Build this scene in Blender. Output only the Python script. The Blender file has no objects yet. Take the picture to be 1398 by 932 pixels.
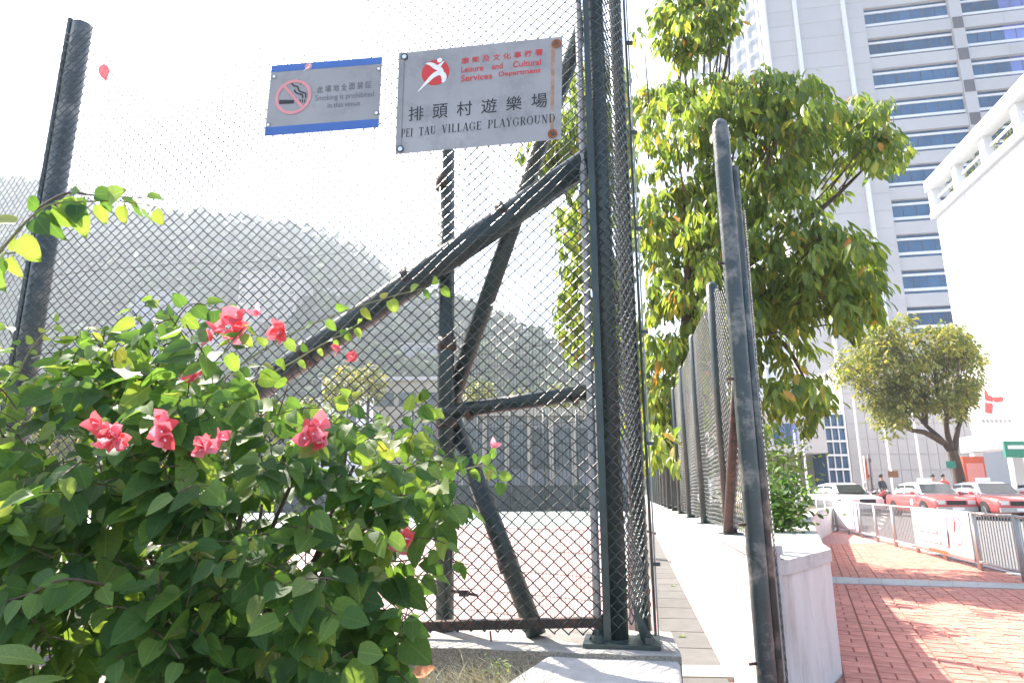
import bpy, math, random
import numpy as np
from mathutils import Vector, Matrix
random.seed(7); np.random.seed(7)
SC = bpy.context.scene
COL = SC.collection
R = math.radians
# ---------------- camera ----------------
EYE = 1.15; FPX = 901.0; PITCH = R(13.12); ROLL = -0.0048
CP, SP = math.cos(PITCH), math.sin(PITCH)
FW = Vector((0, CP, SP)); U0 = Vector((0, -SP, CP))
RT = (Vector((1, 0, 0)) * math.cos(ROLL) + U0 * math.sin(ROLL)).normalized()
UP = RT.cross(FW)
CAM = Vector((0, 0, EYE))
cd = bpy.data.cameras.new('camera'); cam = bpy.data.objects.new('camera', cd); COL.objects.link(cam)
cd.sensor_width = 36; cd.lens = 36 * FPX / 1398; cd.clip_start = 0.05; cd.clip_end = 6000
M = Matrix((RT, UP, -FW)).transposed().to_4x4(); M.translation = CAM
cam.matrix_world = M
SC.camera = cam
# ---------------- world, sun, exposure ----------------
SUN_DIR = Vector((-0.42, 0.53, 0.74)).normalized()      # towards the sun
el = math.asin(SUN_DIR.z); az = math.atan2(SUN_DIR.x, SUN_DIR.y)
w = bpy.data.worlds.new('World'); SC.world = w; w.use_nodes = True
nt = w.node_tree; bg = nt.nodes['Background']
sky = nt.nodes.new('ShaderNodeTexSky'); sky.sky_type = 'NISHITA'; sky.sun_disc = False
sky.sun_elevation = el; sky.sun_rotation = az
sky.air_density = 1.0; sky.dust_density = 2.2; sky.ozone_density = 1.0
nt.links.new(sky.outputs[0], bg.inputs[0]); bg.inputs[1].default_value = 0.12
sl = bpy.data.lights.new('sun', 'SUN'); sl.energy = 4.6; sl.angle = R(0.55); sl.color = (1, 0.91, 0.80)
so = bpy.data.objects.new('sun', sl); COL.objects.link(so)
so.rotation_euler = (-SUN_DIR).to_track_quat('-Z', 'Y').to_euler()
so.location = (-10, 10, 30)
SC.view_settings.view_transform = 'Standard'; SC.view_settings.look = 'None'
SC.view_settings.gamma = 1.0; SC.view_settings.use_curve_mapping = False
SC.view_settings.exposure = 2.0
SC.cycles.max_bounces = 8; SC.cycles.transparent_max_bounces = 12; SC.cycles.volume_bounces = 1
# ---------------- pixel -> world helpers (photograph is 1398x932) ----------------
def ray(px, py):
    u = (px - 699) / FPX; v = (466 - py) / FPX
    return (FW + RT * u + UP * v)
def onY(px, py, Y):
    d = ray(px, py); return CAM + d * (Y / d.y)
SLOPE = 0.010
def gz(y): return SLOPE * y
def onG(px, py, dz=0.0):
    d = ray(px, py); t = (dz - EYE + 0.0) / (d.z - SLOPE * d.y); return CAM + d * t
def onZ(px, py, z):
    d = ray(px, py); return CAM + d * ((z - EYE) / d.z)
def onP(px, py, p0, dr, off=0.0):
    """vertical plane through p0 with horizontal direction dr; off moves it away from the camera"""
    n = Vector((-dr.y, dr.x, 0)).normalized()
    if n.y < 0: n = -n
    d = ray(px, py); t = ((Vector(p0) - CAM).dot(n) + off) / d.dot(n)
    return CAM + d * t
DF = Vector((-5114, 925, 0)).normalized()      # main fence runs this way (to the left, slightly away)
DR = Vector((167, 925, 0)).normalized()        # alley fence runs this way
NF = Vector((DF.y, -DF.x, 0)).normalized()     # away from the camera
if NF.y < 0: NF = -NF
C0 = Vector(((836 - 699) / 925 * 3.4, 3.4, 0))
def F(px, py, off=0.0): return onP(px, py, C0, DF, off)
# ---------------- materials ----------------
def mat(name, col, rough=0.7, metal=0.0, var=0.12, scale=6.0, bump=0.0, bscale=40.0, stain=None, stain_amt=0.0, stain_scale=3.0, coat=0.0, stretch=None, spec=0.5):
    m = bpy.data.materials.new(name); m.use_nodes = True
    n = m.node_tree; b = n.nodes['Principled BSDF']; L = n.links.new
    b.inputs['Roughness'].default_value = rough; b.inputs['Metallic'].default_value = metal
    b.inputs['Specular IOR Level'].default_value = spec
    if coat: b.inputs['Coat Weight'].default_value = coat; b.inputs['Coat Roughness'].default_value = 0.08
    tc = n.nodes.new('ShaderNodeTexCoord'); src = tc.outputs['Object']
    if stretch:
        mp = n.nodes.new('ShaderNodeMapping'); mp.inputs['Scale'].default_value = stretch; L(src, mp.inputs[0]); src = mp.outputs[0]
    nz = n.nodes.new('ShaderNodeTexNoise'); nz.inputs['Scale'].default_value = scale; nz.inputs['Detail'].default_value = 6; L(src, nz.inputs['Vector'])
    oi = n.nodes.new('ShaderNodeObjectInfo')
    ad = n.nodes.new('ShaderNodeMath'); ad.operation = 'MULTIPLY_ADD'; L(oi.outputs['Random'], ad.inputs[0]); ad.inputs[1].default_value = 0.35
    L(nz.outputs['Fac'], ad.inputs[2])
    mr = n.nodes.new('ShaderNodeMapRange'); L(ad.outputs[0], mr.inputs['Value']); mr.inputs['From Min'].default_value = 0.35; mr.inputs['From Max'].default_value = 1.0
    mr.inputs['To Min'].default_value = 1 - var; mr.inputs['To Max'].default_value = 1 + var
    vm = n.nodes.new('ShaderNodeVectorMath'); vm.operation = 'SCALE'; vm.inputs[0].default_value = col[:3]; L(mr.outputs[0], vm.inputs['Scale'])
    out = vm.outputs[0]
    if stain:
        n2 = n.nodes.new('ShaderNodeTexNoise'); n2.inputs['Scale'].default_value = stain_scale; n2.inputs['Detail'].default_value = 8; n2.inputs['Roughness'].default_value = 0.7; L(src, n2.inputs['Vector'])
        r2 = n.nodes.new('ShaderNodeMapRange'); L(n2.outputs['Fac'], r2.inputs['Value']); r2.inputs['From Min'].default_value = 0.5; r2.inputs['From Max'].default_value = 0.68; r2.inputs['To Max'].default_value = stain_amt
        mx = n.nodes.new('ShaderNodeMix'); mx.data_type = 'RGBA'; L(r2.outputs[0], mx.inputs['Factor']); L(out, mx.inputs[6]); mx.inputs[7].default_value = (*stain, 1); out = mx.outputs[2]
    L(out, b.inputs['Base Color'])
    if bump:
        n3 = n.nodes.new('ShaderNodeTexNoise'); n3.inputs['Scale'].default_value = bscale; n3.inputs['Detail'].default_value = 5; L(src, n3.inputs['Vector'])
        bp = n.nodes.new('ShaderNodeBump'); bp.inputs['Strength'].default_value = bump; bp.inputs['Distance'].default_value = 0.01; L(n3.outputs['Fac'], bp.inputs['Height']); L(bp.outputs[0], b.inputs['Normal'])
    return m
def leafmat(name, ramp, trans=0.55, rough=0.42, spec=0.5):
    """leaf tones picked per leaf (attribute 'var' for joined leaves, object random for single ones)"""
    m = bpy.data.materials.new(name); m.use_nodes = True
    n = m.node_tree; b = n.nodes['Principled BSDF']; L = n.links.new; o = n.nodes['Material Output']
    at = n.nodes.new('ShaderNodeAttribute'); at.attribute_name = 'var'
    oi = n.nodes.new('ShaderNodeObjectInfo')
    ad = n.nodes.new('ShaderNodeMath'); ad.operation = 'ADD'; L(at.outputs['Fac'], ad.inputs[0]); L(oi.outputs['Random'], ad.inputs[1])
    fr = n.nodes.new('ShaderNodeMath'); fr.operation = 'FRACT'; L(ad.outputs[0], fr.inputs[0])
    cr = n.nodes.new('ShaderNodeValToRGB'); L(fr.outputs[0], cr.inputs[0])
    e = cr.color_ramp.elements
    e[0].position = ramp[0][0]; e[0].color = (*ramp[0][1], 1); e[1].position = ramp[-1][0]; e[1].color = (*ramp[-1][1], 1)
    for p, c in ramp[1:-1]:
        x = e.new(p); x.color = (*c, 1)
    tc = n.nodes.new('ShaderNodeTexCoord')
    nz = n.nodes.new('ShaderNodeTexNoise'); nz.inputs['Scale'].default_value = 30; nz.inputs['Detail'].default_value = 3; L(tc.outputs['Object'], nz.inputs['Vector'])
    mr = n.nodes.new('ShaderNodeMapRange'); L(nz.outputs['Fac'], mr.inputs['Value']); mr.inputs['To Min'].default_value = 0.7; mr.inputs['To Max'].default_value = 1.3
    vm = n.nodes.new('ShaderNodeVectorMath'); vm.operation = 'SCALE'; L(cr.outputs[0], vm.inputs[0]); L(mr.outputs[0], vm.inputs['Scale'])
    lu = n.nodes.new('ShaderNodeAttribute'); lu.attribute_name = 'lu'; lv = n.nodes.new('ShaderNodeAttribute'); lv.attribute_name = 'lv'
    def mth(op, a_, b_=None, c_=None):
        q = n.nodes.new('ShaderNodeMath'); q.operation = op
        for i_, s_ in enumerate((a_, b_, c_)):
            if s_ is None: continue
            if isinstance(s_, (int, float)): q.inputs[i_].default_value = s_
            else: L(s_, q.inputs[i_])
        return q.outputs[0]
    au = mth('ABSOLUTE', lu.outputs['Fac']); mid = mth('LESS_THAN', au, 0.045)
    sv = mth('FRACT', mth('MULTIPLY', mth('SUBTRACT', lv.outputs['Fac'], mth('MULTIPLY', au, 0.28)), 6.0)); side = mth('LESS_THAN', sv, 0.10)
    vein = mth('MAXIMUM', mid, mth('MULTIPLY', side, 0.5))
    mxv = n.nodes.new('ShaderNodeMix'); mxv.data_type = 'RGBA'; L(mth('MULTIPLY', vein, 0.55), mxv.inputs['Factor']); L(vm.outputs[0], mxv.inputs[6])
    vl = n.nodes.new('ShaderNodeVectorMath'); vl.operation = 'MULTIPLY'; L(vm.outputs[0], vl.inputs[0]); vl.inputs[1].default_value = (1.9, 1.6, 1.5); L(vl.outputs[0], mxv.inputs[7])
    n4 = n.nodes.new('ShaderNodeTexNoise'); n4.inputs['Scale'].default_value = 9 if name != 'bougainvillea_leaf' else 14; n4.inputs['Detail'].default_value = 6; n4.inputs['Roughness'].default_value = 0.75; L(tc.outputs['Object'], n4.inputs['Vector'])
    bl = n.nodes.new('ShaderNodeMapRange'); L(n4.outputs['Fac'], bl.inputs['Value']); bl.inputs['From Min'].default_value = 0.66; bl.inputs['From Max'].default_value = 0.74; bl.inputs['To Max'].default_value = 0.7
    mxb = n.nodes.new('ShaderNodeMix'); mxb.data_type = 'RGBA'; L(bl.outputs[0], mxb.inputs['Factor']); L(mxv.outputs[2], mxb.inputs[6]); mxb.inputs[7].default_value = (0.16, 0.11, 0.04, 1)
    if 'bract' in name: mxb.inputs[7].default_value = (0.62, 0.2, 0.12, 1)
    vm = mxb; vmo = mxb.outputs[2]
    bpn = n.nodes.new('ShaderNodeBump'); bpn.inputs['Strength'].default_value = 0.35; bpn.inputs['Distance'].default_value = 0.004; L(mth('SUBTRACT', nz.outputs['Fac'], mth('MULTIPLY', vein, 0.6)), bpn.inputs['Height']); L(bpn.outputs[0], b.inputs['Normal'])
    L(vmo, b.inputs['Base Color']); b.inputs['Roughness'].default_value = rough; b.inputs['Specular IOR Level'].default_value = spec
    tr = n.nodes.new('ShaderNodeBsdfTranslucent')
    v2 = n.nodes.new('ShaderNodeVectorMath'); v2.operation = 'MULTIPLY'; L(vmo, v2.inputs[0]); v2.inputs[1].default_value = (2.2, 1.9, 1.0)
    L(v2.outputs[0], tr.inputs[0])
    ms = n.nodes.new('ShaderNodeMixShader'); ms.inputs[0].default_value = trans; L(b.outputs[0], ms.inputs[1]); L(tr.outputs[0], ms.inputs[2]); L(ms.outputs[0], o.inputs[0])
    return m
MT = {}
MT['post'] = mat('green_painted_steel', (0.032, 0.05, 0.047), 0.3, 0.0, 0.3, 9, 0.25, 60, stain=(0.13, 0.13, 0.12), stain_amt=0.3, stain_scale=5)
MT['wire'] = mat('green_coated_wire', (0.03, 0.042, 0.04), 0.35, 0.0, 0.2, 5)
MT['wire_glint'] = mat('glinting_wire', (0.10, 0.12, 0.115), 0.25, 0.4, 0.3, 12)  # paler copy of the coated wire, with glints put partly into its colour
MT['wire_light'] = mat('weathered_wire', (0.12, 0.13, 0.125), 0.35, 0.2, 0.2, 5)
MT['oldpost'] = mat('weathered_steel_post', (0.05, 0.068, 0.068), 0.33, 0.1, 0.35, 8, 0.3, 50, stain=(0.34, 0.31, 0.27), stain_amt=0.8, stain_scale=5.5)
MT['rustpost'] = mat('rusty_steel', (0.06, 0.04, 0.035), 0.55, 0.1, 0.4, 20, 0.4, 60, stain=(0.25, 0.09, 0.04), stain_amt=0.6, stain_scale=18)
MT['rust'] = mat('rust', (0.28, 0.09, 0.03), 0.9, 0, 0.4, 40)
MT['steel'] = mat('brushed_steel_plate', (0.34, 0.315, 0.295), 0.42, 0.35, 0.2, 3, 0.05, 300, stain=(0.2, 0.19, 0.18), stain_amt=0.55, stain_scale=5)
MT['bolt'] = mat('bright_bolt', (0.75, 0.75, 0.76), 0.25, 0.6)
MT['signblue'] = mat('sign_blue', (0.05, 0.14, 0.42), 0.45, 0, 0.12, 8)
MT['signred'] = mat('sign_red', (0.6, 0.035, 0.03), 0.5, 0, 0.05)
MT['signpink'] = mat('sign_faded_red', (0.72, 0.28, 0.28), 0.5, 0, 0.05)
MT['signwhite'] = mat('sign_white', (0.85, 0.85, 0.85), 0.5, 0, 0.03)
MT['ink'] = mat('sign_ink', (0.025, 0.025, 0.03), 0.6, 0, 0.1)
MT['greyink'] = mat('sign_grey_ink', (0.15, 0.15, 0.16), 0.6, 0, 0.1)
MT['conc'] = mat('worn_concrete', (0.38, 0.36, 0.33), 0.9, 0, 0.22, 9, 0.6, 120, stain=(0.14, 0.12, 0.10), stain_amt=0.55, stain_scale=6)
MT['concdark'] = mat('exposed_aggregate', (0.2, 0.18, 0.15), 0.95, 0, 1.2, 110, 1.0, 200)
MT['conclight'] = mat('pale_concrete', (0.48, 0.46, 0.44), 0.85, 0, 0.16, 14, 0.5, 150, stain=(0.3, 0.28, 0.26), stain_amt=0.5, stain_scale=5)
MT['whitewall'] = mat('white_render', (0.60, 0.575, 0.55), 0.85, 0, 0.10, 4, 0.35, 60, stain=(0.33, 0.29, 0.26), stain_amt=0.6, stain_scale=3.2, stretch=(1.6, 1.6, 0.45))
MT['pinkfloor'] = mat('pink_court_paint', (0.42, 0.265, 0.25), 0.8, 0, 0.12, 1.5, 0.15, 80, stain=(0.5, 0.36, 0.33), stain_amt=0.4, stain_scale=1.2)
MT['greenfloor'] = mat('green_court_paint', (0.28, 0.345, 0.305), 0.8, 0, 0.1, 1.5)
MT['brick'] = mat('red_paver', (0.60, 0.23, 0.17), 0.8, 0, 0.28, 9, 0.5, 150, stain=(0.5, 0.32, 0.27), stain_amt=0.5, stain_scale=7)
MT['joint'] = mat('paver_joint_sand', (0.30, 0.14, 0.11), 0.95, 0, 0.3, 40)
MT['soil'] = mat('dry_soil', (0.12, 0.09, 0.06), 0.95, 0, 0.5, 30, 0.9, 60)
MT['asphalt'] = mat('pale_worn_asphalt', (0.17, 0.165, 0.16), 0.9, 0, 0.15, 3, 0.4, 90)
MT['paint'] = mat('road_paint', (0.7, 0.7, 0.68), 0.8)
MT['drain'] = mat('grey_drain_cover', (0.10, 0.098, 0.095), 0.85, 0, 0.2, 8, 0.4, 100)
MT['drylight'] = mat('dry_grass_straw', (0.5, 0.45, 0.3), 0.8, 0, 0.3, 10)
MT['bark'] = mat('bark', (0.085, 0.055, 0.04), 0.9, 0, 0.4, 12, 0.8, 30)
MT['twig'] = mat('twig', (0.10, 0.07, 0.045), 0.8, 0, 0.4, 12)
MT['twiggreen'] = mat('green_twig', (0.2, 0.2, 0.08), 0.7, 0, 0.3, 12)
MT['tower'] = mat('pale_tile_cladding', (0.50, 0.475, 0.465), 0.7, 0, 0.05, 0.4, stain=(0.45, 0.43, 0.42), stain_amt=0.4, stain_scale=0.3)
MT['towertrim'] = mat('white_trim', (0.75, 0.75, 0.75), 0.6, 0, 0.04)
MT['glassdark'] = mat('dark_window_glass', (0.03, 0.10, 0.20), 0.2, 0.0, 0.5, 0.35, spec=0.3)
MT['glassgrey'] = mat('grey_window_glass', (0.10, 0.12, 0.125), 0.35, 0, 0.6, 0.6)
MT['glassblue'] = mat('blue_window_glass', (0.15, 0.20, 0.50), 0.2, 0.0, 0.3, 0.35)
MT['greysq'] = mat('grey_panel', (0.12, 0.11, 0.12), 0.7)
MT['white'] = mat('white_cladding', (0.66, 0.67, 0.69), 0.55, 0, 0.04, 0.5)
MT['court_bld'] = mat('grey_block_wall', (0.26, 0.27, 0.28), 0.8, 0, 0.12, 0.5)
MT['cream'] = mat('cream_wall', (0.40, 0.36, 0.30), 0.8, 0, 0.08, 1)
MT['screen'] = mat('dark_green_screen', (0.045, 0.06, 0.062), 0.8, 0, 0.2, 2)
MT['carred'] = mat('taxi_red', (0.55, 0.09, 0.085), 0.3, 0, 0.03, coat=0.6)
MT['carwhite'] = mat('car_white', (0.72, 0.72, 0.72), 0.3, 0, 0.03, coat=0.6)
MT['carglass'] = mat('car_glass', (0.05, 0.06, 0.065), 0.08, 0, 0.3, 3, coat=0.5)
MT['tyre'] = mat('tyre', (0.025, 0.025, 0.025), 0.9)
MT['chrome'] = mat('bright_rim', (0.25, 0.25, 0.26), 0.4, 0.5)
MT['lamp'] = mat('headlight_glass', (0.7, 0.7, 0.68), 0.1, 0.2)
MT['alu'] = mat('galvanised_rail', (0.42, 0.41, 0.40), 0.45, 0.3, 0.12, 6)
MT['banner'] = mat('white_banner_cloth', (0.70, 0.70, 0.74), 0.7, 0, 0.06, 3, 0.4, 6)
MT['orange'] = mat('orange_red_board', (0.55, 0.1, 0.05), 0.6)
MT['green_sign'] = mat('green_board', (0.03, 0.25, 0.17), 0.6)
MT['brown'] = mat('brown_board', (0.22, 0.1, 0.05), 0.7)
MT['skin'] = mat('skin', (0.42, 0.25, 0.18), 0.6, 0, 0.05)
MT['cloth1'] = mat('dark_cloth', (0.06, 0.06, 0.09), 0.9); MT['cloth2'] = mat('pale_cloth', (0.5, 0.45, 0.42), 0.9); MT['hair'] = mat('black_hair', (0.02, 0.018, 0.016), 0.6)
MT['leaf'] = leafmat('bougainvillea_leaf', [(0, (0.045, 0.105, 0.03)), (0.45, (0.06, 0.14, 0.036)), (0.75, (0.10, 0.21, 0.045)), (1, (0.17, 0.27, 0.06))], 0.5, 0.5, 0.3)
MT['leafyoung'] = leafmat('young_leaf', [(0, (0.10, 0.20, 0.045)), (0.6, (0.14, 0.24, 0.055)), (1, (0.22, 0.26, 0.07))], 0.5, 0.42)
MT['bract'] = leafmat('pink_bract', [(0, (0.72, 0.15, 0.20)), (0.5, (0.74, 0.11, 0.12)), (1, (0.85, 0.38, 0.46))], 0.5, 0.6)
for nn in MT['bract'].node_tree.nodes:
    if nn.type == 'VECT_MATH' and nn.operation == 'MULTIPLY': nn.inputs[1].default_value = (1.15, 1.1, 1.1)
MT['treeleaf'] = leafmat('mango_leaf', [(0, (0.07, 0.13, 0.03)), (0.5, (0.115, 0.19, 0.04)), (0.92, (0.19, 0.26, 0.05)), (0.985, (0.32, 0.29, 0.06)), (0.996, (0.45, 0.2, 0.07)), (1, (0.45, 0.2, 0.07))], 0.55, 0.42)
MT['farleaf'] = leafmat('small_tree_leaf', [(0, (0.08, 0.12, 0.025)), (0.6, (0.15, 0.19, 0.04)), (1, (0.30, 0.28, 0.07))], 0.4, 0.55)
MT['hillgreen'] = leafmat('hillside_foliage', [(0, (0.025, 0.05, 0.025)), (0.6, (0.04, 0.075, 0.035)), (1, (0.07, 0.11, 0.045))], 0.1, 0.95, 0.05)
MT['hill'] = mat('hillside', (0.05, 0.085, 0.035), 0.95, 0, 0.5, 0.05)
# ---------------- object helpers ----------------
def mesh(name, V, Fc, m=None, parent=None, smooth=False):
    me = bpy.data.meshes.new(name); me.from_pydata([tuple(v) for v in V], [], Fc)
    if m: me.materials.append(m)
    if smooth: me.shade_smooth()
    o = bpy.data.objects.new(name, me); COL.objects.link(o)
    if parent: o.parent = parent
    return o
def npmesh(name, V, Q, m=None, parent=None, smooth=False, var=None):
    V = np.asarray(V, dtype=np.float32); Q = np.asarray(Q, dtype=np.int32); k = Q.shape[1]
    me = bpy.data.meshes.new(name); me.vertices.add(len(V)); me.vertices.foreach_set('co', V.ravel())
    me.loops.add(Q.size); me.loops.foreach_set('vertex_index', Q.ravel())
    me.polygons.add(len(Q)); me.polygons.foreach_set('loop_start', np.arange(0, Q.size, k, dtype=np.int32))
    try: me.polygons.foreach_set('loop_total', np.full(len(Q), k, dtype=np.int32))
    except Exception: pass
    if smooth: me.polygons.foreach_set('use_smooth', np.ones(len(Q), dtype=bool))
    else: me.polygons.foreach_set('use_smooth', np.zeros(len(Q), dtype=bool))
    me.update(calc_edges=True)
    if var is not None:
        a = me.attributes.new('var', 'FLOAT', 'POINT'); a.data.foreach_set('value', np.asarray(var, dtype=np.float32))
    if m: me.materials.append(m)
    o = bpy.data.objects.new(name, me); COL.objects.link(o)
    if parent: o.parent = parent
    return o
def tag(o, label, cat, group=None):
    o['label'] = label; o['category'] = cat
    if group: o['group'] = group
    return o
def struct(o): o['kind'] = 'structure'; return o
def stuff(o): o['kind'] = 'stuff'; return o
def thing(name, label, cat, group=None, loc=(0, 0, 0)):
    o = bpy.data.objects.new(name, None); COL.objects.link(o); o.location = loc; o.empty_display_size = 0.1
    return tag(o, label, cat, group)
class MB:
    def __init__(s): s.v = []; s.f = []
    def add(s, V, Fc):
        n = len(s.v); s.v += [Vector(v) for v in V]; s.f += [tuple(i + n for i in f) for f in Fc]
    def box(s, c, sx, sy, sz, ax=None):
        c = Vector(c); ax = ax or (Vector((1, 0, 0)), Vector((0, 1, 0)), Vector((0, 0, 1)))
        V = [c + ax[0] * (sx / 2 * a) + ax[1] * (sy / 2 * b) + ax[2] * (sz / 2 * d) for a in (-1, 1) for b in (-1, 1) for d in (-1, 1)]
        s.add(V, [(0, 1, 3, 2), (4, 6, 7, 5), (0, 4, 5, 1), (2, 3, 7, 6), (0, 2, 6, 4), (1, 5, 7, 3)])
        return s
    def bbox(s, c, sx, sy, sz, ax=None, b=0.01):
        """box with chamfered vertical edges (along ax[2])"""
        c = Vector(c); ax = ax or (Vector((1, 0, 0)), Vector((0, 1, 0)), Vector((0, 0, 1)))
        hx, hy = sx / 2, sy / 2
        ring = [(-hx + b, -hy), (hx - b, -hy), (hx, -hy + b), (hx, hy - b), (hx - b, hy), (-hx + b, hy), (-hx, hy - b), (-hx, -hy + b)]
        V = [c + ax[0] * x + ax[1] * y + ax[2] * (sz / 2 * e) for e in (-1, 1) for x, y in ring]
        s.add(V, [tuple(reversed(range(8))), tuple(range(8, 16))] + [(i, (i + 1) % 8, 8 + (i + 1) % 8, 8 + i) for i in range(8)])
        return s
    def tube(s, pts, r, n=8, cap=True):
        pts = [Vector(p) for p in pts]; rs = r if isinstance(r, (list, tuple)) else [r] * len(pts)
        base = len(s.v); prev = None
        for i, p in enumerate(pts):
            t = (pts[min(i + 1, len(pts) - 1)] - pts[max(i - 1, 0)]).normalized()
            if prev is None:
                a = t.orthogonal().normalized()
            else:
                a = (prev - t * prev.dot(t)).normalized()
            prev = a; b = t.cross(a)
            for k in range(n):
                th = 2 * math.pi * k / n; s.v.append(p + (a * math.cos(th) + b * math.sin(th)) * rs[i])
        for i in range(len(pts) - 1):
            for k in range(n):
                q = base + i * n; s.f.append((q + k, q + (k + 1) % n, q + n + (k + 1) % n, q + n + k))
        if cap:
            s.f.append(tuple(base + k for k in reversed(range(n)))); q = base + (len(pts) - 1) * n; s.f.append(tuple(q + k for k in range(n)))
        return s
    def prism(s, poly, z0, z1):
        n = len(poly); V = [Vector((p[0], p[1], z0)) for p in poly] + [Vector((p[0], p[1], z1)) for p in poly]
        s.add(V, [tuple(reversed(range(n))), tuple(range(n, 2 * n))] + [(i, (i + 1) % n, n + (i + 1) % n, n + i) for i in range(n)])
        return s
    def build(s, name, m, parent=None, smooth=False): return mesh(name, s.v, s.f, m, parent, smooth)
def inside(poly, x, y):
    c = False; j = len(poly) - 1
    for i in range(len(poly)):
        xi, yi = poly[i]; xj, yj = poly[j]
        if (yi > y) != (yj > y) and x < (xj - xi) * (y - yi) / (yj - yi) + xi: c = not c
        j = i
    return c
def interp(tab, x):
    return float(np.interp(x, [t[0] for t in tab], [t[1] for t in tab]))
# ---------------- leaf shapes ----------------
def leaf_shape(L, W, kind='heart', droop=0.15, fold=0.25, rows=5, wave=0.0):
    """leaf grown along +Y from the origin, face +Z"""
    V = []; Fc = []
    for i in range(rows + 1):
        t = i / rows
        if kind == 'heart': wd = math.sin(math.pi * min(1, (t * 0.86 + 0.14)) ** 0.8) ** 0.85 * W * 0.5 if t < 1 else 0.0
        elif kind == 'long': wd = math.sin(math.pi * (t * 0.96 + 0.02)) ** 0.8 * W * 0.5 if t < 1 else 0.0
        else: wd = math.sin(math.pi * (t * 0.85 + 0.1)) * W * 0.5 if t < 1 else 0.0
        y = t * L; z = -droop * L * t * t; f = fold * wd + wave * wd * math.sin(t * 9)
        V += [(-wd, y, z + f), (0, y, z), (wd, y, z + f * (0.8))]
    for i in range(rows):
        a = i * 3
        if i < rows - 1: Fc += [(a, a + 1, a + 4, a + 3), (a + 1, a + 2, a + 5, a + 4)]
        else: Fc += [(a, a + 1, a + 4, a + 3), (a + 1, a + 2, a + 5, a + 4)]
    # triangulate
    T = []
    for q in Fc: T += [(q[0], q[1], q[2]), (q[0], q[2], q[3])]
    return np.array(V, dtype=np.float32), np.array(T, dtype=np.int32)
def leaf_uv(shp):
    V = shp[0]; w_ = float(np.abs(V[:, 0]).max()) or 1.0; return V[:, 0] / w_, V[:, 1] / float(V[:, 1].max())
def leaf_data(name, shp, m):
    me = bpy.data.meshes.new(name); me.from_pydata(shp[0].tolist(), [], shp[1].tolist()); me.materials.append(m); me.shade_smooth()
    for nm_, dt in zip(('lu', 'lv'), leaf_uv(shp)): a = me.attributes.new(nm_, 'FLOAT', 'POINT'); a.data.foreach_set('value', dt.astype(np.float32))
    return me
def frame_mat(p, ydir, zdir, s=1.0):
    y = Vector(ydir).normalized(); z = Vector(zdir); z = (z - y * z.dot(y))
    if z.length < 1e-4: z = y.orthogonal()
    z.normalize(); x = y.cross(z)
    m = Matrix((x * s, y * s, z * s)).transposed().to_4x4(); m.translation = p; return m
def scatter(parent, items, shapes, m, big=300, nm='leaf', stuffname='leaf_mass', key=None):
    """items: list of 4x4 matrices (parent space). Those nearest the camera become single leaf parts, the rest one joined part."""
    items = sorted(items, key=key or (lambda q: (q.translation - CAM).length))
    datas = [leaf_data(nm, s, m) for s in shapes]
    for i, q in enumerate(items[:big]):
        o = bpy.data.objects.new(nm, datas[i % len(datas)]); COL.objects.link(o); o.parent = parent; o.matrix_local = q
    rest = items[big:]
    if not rest: return
    VV = []; TT = []; var = []; LU = []; LV = []; n0 = 0
    for k, s in enumerate(shapes):
        A = np.array([list(map(list, q)) for q in rest[k::len(shapes)]], dtype=np.float32)
        if len(A) == 0: continue
        v = np.concatenate([s[0], np.ones((len(s[0]), 1), np.float32)], 1)
        P = np.einsum('nij,vj->nvi', A, v)[:, :, :3]; nv = len(s[0])
        VV.append(P.reshape(-1, 3)); TT.append((s[1][None] + (np.arange(len(A)) * nv)[:, None, None]).reshape(-1, 3) + n0); n0 += len(A) * nv
        var.append(np.repeat(np.random.rand(len(A)), nv)); u_, v_ = leaf_uv(s); LU.append(np.tile(u_, len(A))); LV.append(np.tile(v_, len(A)))
    o = npmesh(stuffname, np.concatenate(VV), np.concatenate(TT), m, parent, True, np.concatenate(var))
    for nm_, dt in (('lu', LU), ('lv', LV)): a = o.data.attributes.new(nm_, 'FLOAT', 'POINT'); a.data.foreach_set('value', np.concatenate(dt).astype(np.float32))
    stuff(o); return o
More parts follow.
